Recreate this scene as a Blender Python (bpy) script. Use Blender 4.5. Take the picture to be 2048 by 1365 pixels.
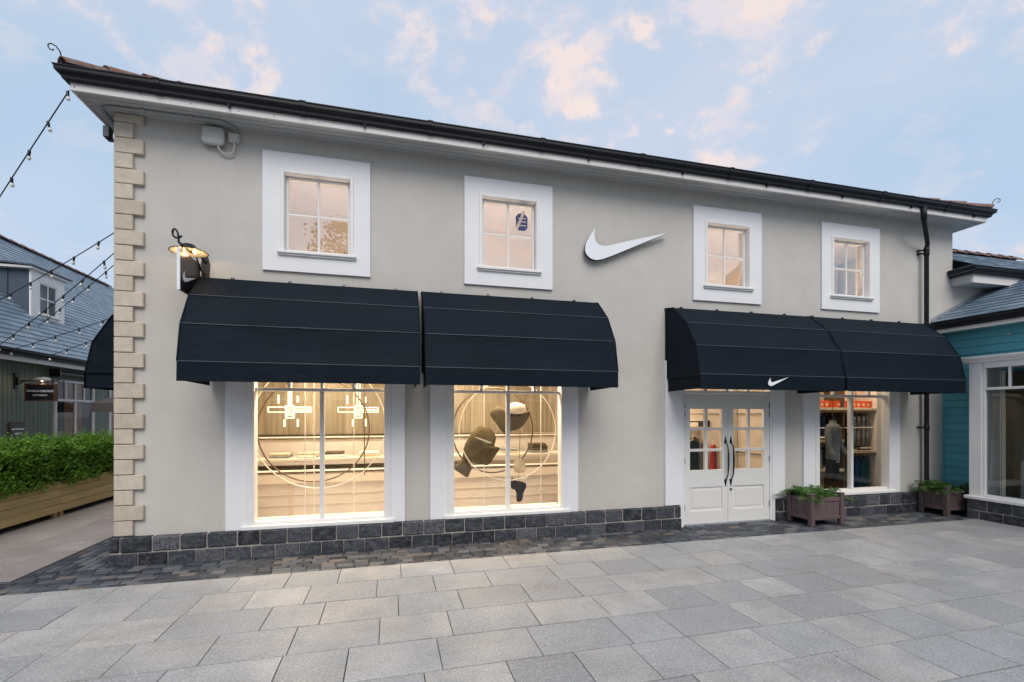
import bpy, bmesh, math, random
from mathutils import Matrix, Vector
random.seed(7)
R = math.radians
sc = bpy.context.scene
for o in list(bpy.data.objects): bpy.data.objects.remove(o)
col = sc.collection

# ------------------------------------------------------------------ camera
CAM = Vector((0.0, -6.53, 1.785)); YAW = 0.25365; FPX = 933.45
cd = bpy.data.cameras.new('camera'); cam = bpy.data.objects.new('camera', cd); col.objects.link(cam)
cam.location = CAM; cam.rotation_euler = (R(90), 0, -YAW)
cd.sensor_fit = 'HORIZONTAL'; cd.sensor_width = 36.0; cd.lens = 36.0*FPX/2048
cd.shift_y = (827.8-682.5)/2048; cd.clip_start = 0.05; cd.clip_end = 2000
sc.camera = cam
FW = Vector((math.sin(YAW), math.cos(YAW), 0)); RT = Vector((math.cos(YAW), -math.sin(YAW), 0))
def seen(p, m=60):          # does a point fall in the picture (only used to choose which repeats become objects)
    d = Vector(p)-CAM; z = d.dot(FW)
    if z < 0.3: return False
    u = 1024+FPX*d.dot(RT)/z; v = 827.8-FPX*d.z/z
    return -m < u < 2048+m and -m < v < 1365+m

# ------------------------------------------------------------------ sky, sun, exposure
SUN_EL, SUN_AZ = 48.0, 182.0           # azimuth clockwise from +Y: behind the camera, a little to its left
w = bpy.data.worlds.new('World'); sc.world = w; w.use_nodes = True
nt = w.node_tree; N = nt.nodes; N.clear(); LK = nt.links.new
def wn(t, **k):
    n = N.new(t)
    for a, b in k.items(): setattr(n, a, b)
    return n
def wmath(op, a, b=None, c=None):
    n = wn('ShaderNodeMath', operation=op)
    for i, x in enumerate((a, b, c)):
        if x is None: continue
        if isinstance(x, (int, float)): n.inputs[i].default_value = x
        else: LK(x, n.inputs[i])
    return n.outputs[0]
CLX, CLY = 6.245, 4.293
sky = wn('ShaderNodeTexSky', sky_type='NISHITA', sun_disc=False)
sky.sun_elevation = R(SUN_EL); sky.sun_rotation = R(SUN_AZ); sky.altitude = 50; sky.air_density = 1.0; sky.dust_density = 0.6; sky.ozone_density = 1.5
tc = wn('ShaderNodeTexCoord'); sp = wn('ShaderNodeSeparateXYZ'); LK(tc.outputs['Generated'], sp.inputs[0])
zc = wmath('MAXIMUM', wmath('ADD', sp.outputs[2], 0.34), 0.2)
cv = wn('ShaderNodeCombineXYZ'); LK(wmath('DIVIDE', sp.outputs[0], zc), cv.inputs[0]); LK(wmath('DIVIDE', sp.outputs[1], zc), cv.inputs[1])
cv.inputs[2].default_value = 3.7
def wnoise(scale, detail, rough, dist, off=(0, 0, 0), st=(1, 1, 1)):
    mp = wn('ShaderNodeMapping'); mp.inputs['Location'].default_value = off; mp.inputs['Scale'].default_value = st
    mp.inputs['Rotation'].default_value = (0, 0, R(28))
    LK(cv.outputs[0], mp.inputs[0])
    n = wn('ShaderNodeTexNoise'); n.inputs['Scale'].default_value = scale; n.inputs['Detail'].default_value = detail
    n.inputs['Roughness'].default_value = rough; n.inputs['Distortion'].default_value = dist
    LK(mp.outputs[0], n.inputs['Vector']); return n.outputs[0]
def wramp(x, a, b):
    n = wn('ShaderNodeMapRange', interpolation_type='SMOOTHSTEP'); n.inputs[1].default_value = a; n.inputs[2].default_value = b
    LK(x, n.inputs[0]); return n.outputs[0]
def wmix(f, a, b):
    n = wn('ShaderNodeMix', data_type='RGBA'); ins = [i for i in n.inputs if i.enabled]
    if isinstance(f, (int, float)): ins[0].default_value = f
    else: LK(f, ins[0])
    for s, x in ((ins[1], a), (ins[2], b)):
        if isinstance(x, tuple): s.default_value = (*x, 1)
        else: LK(x, s)
    return [o_ for o_ in n.outputs if o_.enabled][0]
skc = wn('ShaderNodeVectorMath', operation='SCALE'); LK(sky.outputs[0], skc.inputs[0]); skc.inputs['Scale'].default_value = 0.10
base = wmix(0.80, skc.outputs[0], (0.56, 0.73, 0.93))                        # thin high veil over the blue
veil = wramp(wnoise(1.7, 5, 0.6, 0.5, (2, 5, 0)), 0.35, 0.72)
base = wmix(wmath('MULTIPLY', veil, 0.40), base, (0.68, 0.73, 0.87))
big = wramp(wnoise(1.35, 3, 0.5, 0.2, (CLX, CLY, 0)), 0.43, 0.61)
puff = wramp(wnoise(8.0, 6, 0.58, 0.15, (0.205, 9.053, 0), (1, 1.0, 1)), 0.45, 0.62)
fine = wramp(wnoise(14.0, 4, 0.6, 0.2, (4.205, 2.053, 0)), 0.38, 0.62)
cl = wmath('ADD', wmath('MULTIPLY', big, wmath('ADD', wmath('MULTIPLY', puff, 0.50), 0.22)), wmath('MULTIPLY', wramp(puff, 0.5, 1.0), 0.13))
ccol = wmix(wmath('MULTIPLY', wmath('ADD', wmath('MULTIPLY', fine, 0.7), 0.3), puff), (0.74, 0.72, 0.82), (1.0, 0.82, 0.75))
skyc = wmix(wmath('MINIMUM', cl, 0.92), base, ccol)
bg = wn('ShaderNodeBackground'); LK(skyc, bg.inputs[0]); bg.inputs[1].default_value = 1.0
wo = wn('ShaderNodeOutputWorld'); LK(bg.outputs[0], wo.inputs[0])

sl = bpy.data.lights.new('sun', 'SUN'); sun = bpy.data.objects.new('sun', sl); col.objects.link(sun)
sl.energy = 2.35; sl.angle = R(40); sl.color = (1.0, 0.93, 0.86)
az = R(SUN_AZ); sd = Vector((math.sin(az)*math.cos(R(SUN_EL)), math.cos(az)*math.cos(R(SUN_EL)), math.sin(R(SUN_EL))))
sun.rotation_euler = sd.to_track_quat('Z', 'Y').to_euler(); sun.location = (0, -12, 14)
sc.view_settings.view_transform = 'Standard'; sc.view_settings.look = 'None'; sc.view_settings.gamma = 1.0
sc.view_settings.use_curve_mapping = False; sc.view_settings.exposure = 0.0

# ------------------------------------------------------------------ materials
class M:
    def __init__(s, name, rough=0.6, spec=0.3, metal=0.0):
        s.m = bpy.data.materials.new(name); s.m.use_nodes = True; s.t = s.m.node_tree; s.n = s.t.nodes
        s.b = s.n['Principled BSDF']; s.b.inputs['Roughness'].default_value = rough
        s.b.inputs['Specular IOR Level'].default_value = spec; s.b.inputs['Metallic'].default_value = metal
        s.out = s.n['Material Output']; s.bumpn = None
        s.geo = s.n.new('ShaderNodeNewGeometry')
    def lk(s, a, b): s.t.links.new(a, b)
    def vec(s, st=(1, 1, 1), rand=0.0):
        v = s.geo.outputs['Position']
        if rand:
            oi = s.n.new('ShaderNodeObjectInfo'); sc_ = s.n.new('ShaderNodeVectorMath'); sc_.operation = 'SCALE'
            cmb = s.n.new('ShaderNodeCombineXYZ')
            for i in range(3): s.lk(oi.outputs['Random'], cmb.inputs[i])
            s.lk(cmb.outputs[0], sc_.inputs[0]); sc_.inputs['Scale'].default_value = rand
            ad = s.n.new('ShaderNodeVectorMath'); s.lk(v, ad.inputs[0]); s.lk(sc_.outputs[0], ad.inputs[1]); v = ad.outputs[0]
        if st != (1, 1, 1):
            m = s.n.new('ShaderNodeVectorMath'); m.operation = 'MULTIPLY'; s.lk(v, m.inputs[0]); m.inputs[1].default_value = st; v = m.outputs[0]
        return v
    def noise(s, scale, detail=4, rough=0.55, st=(1, 1, 1), rand=0.0, dist=0.0):
        n = s.n.new('ShaderNodeTexNoise'); n.inputs['Scale'].default_value = scale; n.inputs['Detail'].default_value = detail
        n.inputs['Roughness'].default_value = rough; n.inputs['Distortion'].default_value = dist
        s.lk(s.vec(st, rand), n.inputs['Vector']); return n.outputs[0]
    def voro(s, scale, st=(1, 1, 1)):
        n = s.n.new('ShaderNodeTexVoronoi'); n.inputs['Scale'].default_value = scale; s.lk(s.vec(st), n.inputs['Vector']); return n.outputs['Distance']
    def rnd(s):          # one random number per object, or per piece where many pieces are joined (attribute 'piece')
        at = s.n.new('ShaderNodeAttribute'); at.attribute_name = 'piece'; ad = s.n.new('ShaderNodeMath'); ad.operation = 'ADD'; fr = s.n.new('ShaderNodeMath'); fr.operation = 'FRACT'
        s.lk(s.n.new('ShaderNodeObjectInfo').outputs['Random'], ad.inputs[0]); s.lk(at.outputs['Fac'], ad.inputs[1]); s.lk(ad.outputs[0], fr.inputs[0]); return fr.outputs[0]
    def rng(s, x, a, b, c=0.0, d=1.0):
        n = s.n.new('ShaderNodeMapRange'); n.inputs[1].default_value = a; n.inputs[2].default_value = b
        n.inputs[3].default_value = c; n.inputs[4].default_value = d; s.lk(x, n.inputs[0]); return n.outputs[0]
    def mix(s, f, a, b, mode='MIX'):
        n = s.n.new('ShaderNodeMix'); n.data_type = 'RGBA'; n.blend_type = mode; ins = [i for i in n.inputs if i.enabled]
        if isinstance(f, (int, float)): ins[0].default_value = f
        else: s.lk(f, ins[0])
        for q, x in ((ins[1], a), (ins[2], b)):
            if isinstance(x, tuple): q.default_value = (*x, 1)
            else: s.lk(x, q)
        return [o_ for o_ in n.outputs if o_.enabled][0]
    def ramp(s, x, stops):
        n = s.n.new('ShaderNodeValToRGB'); e = n.color_ramp.elements
        while len(e) < len(stops): e.new(0.5)
        for k, (p, c) in enumerate(stops): e[k].position = p; e[k].color = (*c, 1)
        s.lk(x, n.inputs[0]); return n.outputs[0]
    def col(s, c):
        if isinstance(c, tuple): s.b.inputs['Base Color'].default_value = (*c, 1)
        else: s.lk(c, s.b.inputs['Base Color'])
        return s
    def bump(s, h, strength, dist=0.01):
        n = s.n.new('ShaderNodeBump'); n.inputs['Strength'].default_value = strength; n.inputs['Distance'].default_value = dist
        s.lk(h, n.inputs['Height'])
        if s.bumpn: s.lk(s.bumpn, n.inputs['Normal'])
        s.bumpn = n.outputs[0]; s.lk(n.outputs[0], s.b.inputs['Normal']); return s
    def rgh(s, x): s.lk(x, s.b.inputs['Roughness']); return s

MT = {}
def simple(name, c, rough=0.6, spec=0.3, metal=0.0, var=0.08, ns=3.0, bump=0.0, bs=60.0):
    m = M(name, rough, spec, metal)
    d = tuple(x*(1-var) for x in c); l = tuple(min(1, x*(1+var)) for x in c)
    m.col(m.mix(m.rng(m.noise(ns, 5, 0.6), 0.3, 0.7), d, l))
    if bump: m.bump(m.noise(bs, 3), bump, 0.004)
    MT[name] = m.m; return m
def mk_stucco():
    m = M('stucco', 0.92, 0.15)
    a = m.rng(m.noise(0.9, 6, 0.65), 0.36, 0.66); b = m.rng(m.noise(5, 5, 0.65), 0.3, 0.7)
    c = m.mix(a, (0.525, 0.498, 0.455), (0.585, 0.560, 0.520)); c = m.mix(m.rng(b, 0, 1, 0, 0.35), c, (0.48, 0.465, 0.435))
    streak = m.rng(m.noise(2.2, 4, 0.6, (3.0, 3.0, 0.16)), 0.54, 0.78, 0, 0.17)
    m.col(m.mix(streak, c, (0.42, 0.395, 0.355)))
    m.bump(m.noise(11, 4, 0.6), 0.12, 0.02).bump(m.noise(130, 3, 0.7), 0.45, 0.004); MT['stucco'] = m.m
mk_stucco()
def mk_white(name, c, rough=0.45):
    m = M(name, rough, 0.4)
    k = m.rng(m.noise(3.5, 5, 0.6), 0.35, 0.75, 0, 0.5)
    m.col(m.mix(k, c, tuple(x*0.93 for x in c))); m.bump(m.noise(7, 3), 0.06, 0.01).bump(m.noise(90, 2), 0.08, 0.002); MT[name] = m.m
mk_white('white_render', (0.80, 0.80, 0.81), 0.7); mk_white('white_paint', (0.80, 0.79, 0.775)); mk_white('door_paint', (0.76, 0.745, 0.715), 0.4)
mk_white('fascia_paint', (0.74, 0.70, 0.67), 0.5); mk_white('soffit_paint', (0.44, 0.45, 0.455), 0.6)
def mk_stone(name, c0, c1, rough=0.85, rand=7.0, b1=0.5, cell=18):
    m = M(name, rough, 0.25)
    c = m.mix(m.rnd(), c0, c1)
    n = m.rng(m.noise(cell, 6, 0.7, rand=rand), 0.28, 0.75)
    c = m.mix(m.rng(n, 0, 1, 0, 0.55), c, tuple(x*0.55 for x in c0))
    sp_ = m.rng(m.noise(90, 3, 0.6, rand=rand), 0.58, 0.72, 0, 0.35)
    m.col(m.mix(sp_, c, tuple(min(1, x*1.5) for x in c1)))
    m.bump(m.noise(cell*0.7, 5, 0.65, rand=rand), b1, 0.02).bump(m.noise(120, 3), 0.35, 0.004); MT[name] = m.m
mk_stone('quoin_stone', (0.56, 0.485, 0.385), (0.65, 0.575, 0.475), 0.9, b1=0.35, cell=7)
def mk_block():
    m = M('plinth_stone', 0.78, 0.3)
    c = m.ramp(m.rnd(), [(0.0, (0.014, 0.017, 0.024)), (0.35, (0.030, 0.035, 0.046)), (0.7, (0.060, 0.067, 0.082)), (1.0, (0.13, 0.135, 0.15))])
    bloom = m.rng(m.noise(9, 7, 0.8, (1, 1, 1.6), rand=5), 0.44, 0.70, 0, 0.62)
    c = m.mix(bloom, c, (0.22, 0.225, 0.235))
    pits = m.rng(m.noise(48, 5, 0.75, (1, 1, .55), rand=5), 0.46, 0.62, 0, 0.75)
    m.col(m.mix(pits, c, (0.022, 0.023, 0.027)))
    m.bump(m.noise(15, 5, 0.7, rand=5), 0.9, 0.03).bump(m.noise(60, 4, 0.75), 0.8, 0.008); MT['plinth_stone'] = m.m
mk_block()
simple('mortar', (0.40, 0.37, 0.33), 0.95, 0.1, var=0.2, ns=12, bump=0.5); simple('dark_joint', (0.085, 0.08, 0.073), 0.95, 0.1, var=0.3, ns=20)
def mk_slab(name, c0, c1, warm):
    m = M(name, 0.5, 0.5)
    c = m.ramp(m.rnd(), [(0.0, tuple(x*0.74 for x in c0)), (0.18, tuple(x*0.9 for x in c0)), (0.45, c0), (0.62, tuple(x*.93 for x in warm)), (0.82, c1), (1.0, warm)])
    cloud = m.rng(m.noise(2.2, 7, 0.72, rand=2.5), 0.36, 0.64, 0, 0.85)
    c = m.mix(cloud, c, tuple(x*0.76 for x in c0))
    grime = m.rng(m.noise(0.7, 8, 0.78, (1, 1.9, 1)), 0.50, 0.68, 0, 0.62)
    c = m.mix(grime, c, (0.22, 0.20, 0.18))
    g1 = m.rng(m.noise(55, 4, 0.8), 0.47, 0.64, 0, 0.62); c = m.mix(g1, c, tuple(x*0.45 for x in c0))
    g2 = m.rng(m.noise(80, 4, 0.8, (1, 1, 1), 3.0), 0.52, 0.66, 0, 0.6); c = m.mix(g2, c, tuple(min(1, x*1.65) for x in c1))
    spot = m.rng(m.noise(9, 3, 0.5), 0.73, 0.80, 0, 0.4)
    m.col(m.mix(spot, c, (0.19, 0.175, 0.155)))
    m.rgh(m.rng(m.noise(2.0, 4), 0.3, 0.7, 0.34, 0.60)); m.bump(m.noise(150, 3, 0.7), 0.3, 0.003); MT[name] = m.m
mk_slab('granite', (0.365, 0.372, 0.382), (0.45, 0.45, 0.452), (0.50, 0.465, 0.425)); mk_slab('granite_warm', (0.38, 0.325, 0.30), (0.45, 0.385, 0.355), (0.42, 0.385, 0.365))
def mk_sett():
    m = M('sett_stone', 0.55, 0.45)
    c = m.ramp(m.rnd(), [(0.0, (0.018, 0.022, 0.030)), (0.4, (0.042, 0.049, 0.062)), (0.75, (0.085, 0.095, 0.11)), (0.92, (0.13, 0.135, 0.145)), (1.0, (0.16, 0.125, 0.095))])
    soil = m.rng(m.noise(0.9, 5, 0.7), 0.54, 0.72, 0, 0.5)
    c = m.mix(soil, c, (0.17, 0.125, 0.09)); k = m.rng(m.noise(35, 4, 0.7), 0.5, 0.72, 0, 0.4); m.col(m.mix(k, c, (0.13, 0.135, 0.14)))
    m.bump(m.noise(22, 4, 0.7), 0.6, 0.012).bump(m.noise(110, 3), 0.4, 0.003); MT['sett_stone'] = m.m
mk_sett()
def mk_fabric():
    m = M('awning_fabric', 0.65, 0.12)
    m.col(m.mix(m.rng(m.noise(1.6, 4, 0.6), 0.3, 0.75), (0.0038, 0.0082, 0.0145), (0.0055, 0.0112, 0.0185)))
    m.bump(m.noise(1.5, 4, 0.55, (1, 2.5, 2.5)), 0.45, 0.05).bump(m.noise(5, 3, 0.5, (2.5, 1, .5)), 0.12, 0.02).bump(m.noise(420, 2), 0.25, 0.001); MT['awning_fabric'] = m.m
mk_fabric()
simple('seam_highlight', (0.05, 0.072, 0.09), 0.5, 0.4, var=0.2); simple('gutter_plastic', (0.009, 0.010, 0.014), 0.48, 0.3, var=0.3, ns=4)  # seam colour lightened to paint in the bluish highlight along awning seams
simple('black_iron', (0.010, 0.010, 0.011), 0.45, 0.5, var=0.2, bump=0.2); simple('dark_plastic', (0.02, 0.02, 0.022), 0.4, 0.5)
def mk_slate():
    m = M('slate', 0.42, 0.5)
    c = m.ramp(m.rnd(), [(0.0, (0.11, 0.165, 0.22)), (0.5, (0.15, 0.215, 0.28)), (1.0, (0.20, 0.265, 0.33))])
    k = m.rng(m.noise(4, 6, 0.7, rand=6), 0.4, 0.75, 0, 0.5); m.col(m.mix(k, c, (0.08, 0.11, 0.14)))
    m.bump(m.noise(30, 4, 0.6, rand=4), 0.4, 0.006); MT['slate'] = m.m
mk_slate(); simple('slate_underlay', (0.04, 0.045, 0.055), 0.8, 0.2)
def mk_tile():
    m = M('clay_tile', 0.85, 0.2)
    c = m.mix(m.rnd(), (0.16, 0.062, 0.045), (0.23, 0.095, 0.07)); k = m.rng(m.noise(9, 6, 0.75, rand=5), 0.40, 0.62, 0, 0.9)
    c = m.mix(k, c, (0.20, 0.185, 0.165)); k2 = m.rng(m.noise(14, 5, 0.7, rand=9), 0.62, 0.72); m.col(m.mix(k2, c, (0.055, 0.055, 0.022)))
    m.bump(m.noise(25, 4), 0.4, 0.01); MT['clay_tile'] = m.m
mk_tile()
def mk_board(name, c, rough, st, rand=3.0, dark=0.7, bump=0.25):
    m = M(name, rough, 0.35)
    v = m.mix(m.rnd(), tuple(x*0.90 for x in c), tuple(min(1, x*1.10) for x in c))
    g = m.rng(m.noise(9, 6, 0.7, st, rand), 0.35, 0.72, 0, 0.6); m.col(m.mix(g, v, tuple(x*dark for x in c)))
    m.bump(m.noise(16, 5, 0.7, st, rand), bump, 0.006); MT[name] = m.m
mk_board('teal_board', (0.10, 0.38, 0.465), 0.45, (1, 0.12, 1.5), dark=0.8); mk_board('green_board', (0.20, 0.245, 0.205), 0.6, (1, 1, 0.08), dark=0.82)
mk_board('planter_wood', (0.72, 0.53, 0.24), 0.75, (2.5, 0.14, 2.5), dark=0.55, bump=0.4); mk_board('mauve_wood', (0.125, 0.085, 0.085), 0.55, (0.6, 0.6, 0.6), dark=0.8, bump=0.12)
mk_board('door_timber', (0.52, 0.21, 0.06), 0.5, (1, 1, 0.1)); mk_board('lead_sheet', (0.075, 0.095, 0.13), 0.5, (1, 1, 0.3), dark=0.75)
mk_board('tan_board', (0.50, 0.36, 0.22), 0.7, (1, 1, 0.2)); mk_board('sign_wood', (0.10, 0.045, 0.03), 0.5, (0.5, 1, 0.5))
simple('sign_black', (0.012, 0.011, 0.015), 0.35, 0.5, var=0.1); simple('sign_white', (0.82, 0.83, 0.86), 0.4, 0.4, var=0.02)
simple('box_plastic', (0.56, 0.55, 0.51), 0.5, 0.4, var=0.05); simple('cable_grey', (0.33, 0.34, 0.34), 0.6, 0.3); simple('parasol_cloth', (0.085, 0.08, 0.078), 0.9, 0.1)
simple('soil', (0.03, 0.022, 0.016), 0.95, 0.1, var=0.4, ns=30, bump=0.8); simple('bark', (0.10, 0.075, 0.055), 0.9, 0.1, var=0.35, ns=12, bump=0.6)
simple('blue_ink', (0.05, 0.075, 0.18), 0.6, 0.2); simple('lead_flash', (0.24, 0.26, 0.29), 0.5, 0.4, var=0.2, ns=6)
def mk_leaf(name, c0, c1, spec=0.4):
    m = M(name, 0.42, spec); n = m.rng(m.noise(2.4, 3), 0.3, 0.7); n2 = m.rng(m.noise(28, 2), 0.3, 0.7)
    c = m.mix(m.rng(n2, 0, 1), c0, c1); m.col(m.mix(m.rng(n, 0, 1, 0, 0.5), c, tuple(x*0.6 for x in c0)))
    tr = m.n.new('ShaderNodeBsdfTranslucent'); tr.inputs[0].default_value = (*[x*1.3 for x in c1], 1)
    mx = m.n.new('ShaderNodeMixShader'); mx.inputs[0].default_value = 0.25
    m.lk(m.b.outputs[0], mx.inputs[1]); m.lk(tr.outputs[0], mx.inputs[2]); m.lk(mx.outputs[0], m.out.inputs[0]); MT[name] = m.m
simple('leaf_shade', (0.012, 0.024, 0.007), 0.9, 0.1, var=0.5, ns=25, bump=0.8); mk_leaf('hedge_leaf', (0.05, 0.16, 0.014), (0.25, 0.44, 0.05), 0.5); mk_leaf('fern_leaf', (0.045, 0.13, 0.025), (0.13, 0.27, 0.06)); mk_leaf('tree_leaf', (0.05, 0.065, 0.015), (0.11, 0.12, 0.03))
def mk_glass(name, boost=0.0, tint=(0.95, 0.97, 0.96), ior=1.5, wav=0.0):
    m = bpy.data.materials.new(name); m.use_nodes = True; t = m.node_tree; n = t.nodes; n.clear()
    tr = n.new('ShaderNodeBsdfTransparent'); tr.inputs[0].default_value = (*tint, 1); gl = n.new('ShaderNodeBsdfGlossy'); gl.inputs['Roughness'].default_value = 0.0
    g0 = n.new('ShaderNodeNewGeometry'); dt = n.new('ShaderNodeVectorMath'); dt.operation = 'DOT_PRODUCT'; t.links.new(g0.outputs['Normal'], dt.inputs[0]); t.links.new(g0.outputs['Incoming'], dt.inputs[1])
    ab = n.new('ShaderNodeMath'); ab.operation = 'ABSOLUTE'; t.links.new(dt.outputs['Value'], ab.inputs[0]); iv = n.new('ShaderNodeMath'); iv.operation = 'SUBTRACT'; iv.inputs[0].default_value = 1.0; t.links.new(ab.outputs[0], iv.inputs[1])
    pw = n.new('ShaderNodeMath'); pw.operation = 'POWER'; pw.inputs[1].default_value = 5.0; t.links.new(iv.outputs[0], pw.inputs[0]); mr = n.new('ShaderNodeMapRange'); mr.inputs[3].default_value = 0.07+boost; t.links.new(pw.outputs[0], mr.inputs[0])
    mx = n.new('ShaderNodeMixShader'); t.links.new(mr.outputs[0], mx.inputs[0])
    t.links.new(tr.outputs[0], mx.inputs[1]); t.links.new(gl.outputs[0], mx.inputs[2]); o = n.new('ShaderNodeOutputMaterial'); t.links.new(mx.outputs[0], o.inputs[0])
    if wav:
        g = n.new('ShaderNodeNewGeometry'); ns = n.new('ShaderNodeTexNoise'); ns.inputs['Scale'].default_value = 1.6; bp = n.new('ShaderNodeBump'); bp.inputs['Strength'].default_value = wav; bp.inputs['Distance'].default_value = 0.02
        t.links.new(g.outputs['Position'], ns.inputs['Vector']); t.links.new(ns.outputs[0], bp.inputs['Height']); t.links.new(bp.outputs[0], gl.inputs['Normal'])
    MT[name] = m
mk_glass('shop_glass', 0.0, wav=0.05); mk_glass('upper_glass', 0.36, (0.95, 0.92, 0.88), wav=0.03); mk_glass('dark_glass', 0.0, (0.6, 0.65, 0.66), wav=0.06)
def emit(name, c, s):
    m = bpy.data.materials.new(name); m.use_nodes = True; b = m.node_tree.nodes['Principled BSDF']; b.inputs['Base Color'].default_value = (0.8, 0.75, 0.65, 1)
    b.inputs['Emission Color'].default_value = (*c, 1); b.inputs['Emission Strength'].default_value = s; MT[name] = m
emit('warm_tube', (1.0, 0.84, 0.60), 1.3); emit('led_strip', (1.0, 0.78, 0.48), 1.6); emit('lamp_bulb', (1.0, 0.66, 0.30), 5.0); emit('spot_lamp', (1.0, 0.75, 0.45), 9.0)
simple('bulb_glass', (0.72, 0.70, 0.62), 0.15, 0.6, var=0.05); simple('enamel', (0.70, 0.62, 0.50), 0.4, 0.4)
simple('upstairs_wall', (0.72, 0.64, 0.57), 0.8, 0.2, var=0.05); simple('room_wall', (0.66, 0.55, 0.43), 0.8, 0.2, var=0.06); simple('room_floor', (0.36, 0.29, 0.22), 0.5, 0.3); simple('room_ceiling', (0.66, 0.60, 0.52), 0.8, 0.2)
simple('display_tan', (0.67, 0.61, 0.545), 0.6, 0.3, var=0.05); simple('display_white', (0.76, 0.68, 0.57), 0.5, 0.3, var=0.04); simple('bronze', (0.13, 0.085, 0.045), 0.4, 0.5, metal=0.3); simple('hoop_white', (0.82, 0.78, 0.70), 0.4, 0.4)
def mk_ribbed():
    m = M('ribbed_panel', 0.5, 0.4); k = m.rng(m.noise(2.0, 3, 0.5, (9.0, 1, 0.35)), 0.3, 0.7)
    m.col(m.ramp(k, [(0.0, (0.19, 0.152, 0.095)), (0.55, (0.26, 0.215, 0.145)), (1.0, (0.37, 0.315, 0.23))])); MT['ribbed_panel'] = m.m
mk_ribbed()
for nm, c in dict(cloth_olive=(0.115, 0.092, 0.052), cloth_black=(0.014, 0.013, 0.013), cloth_red=(0.55, 0.06, 0.03), cloth_teal=(0.02, 0.16, 0.18), cloth_navy=(0.02, 0.04, 0.11), cloth_blue=(0.02, 0.10, 0.30),
                  cloth_ash=(0.17, 0.185, 0.185), cloth_grey=(0.25, 0.265, 0.26), cloth_cream=(0.62, 0.52, 0.38), cloth_green=(0.03, 0.09, 0.03), box_orange=(0.62, 0.10, 0.03), blind=(0.66, 0.55, 0.45)).items():
    simple(nm, c, 0.85, 0.15, var=0.2, ns=8, bump=0.3, bs=20)

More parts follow.
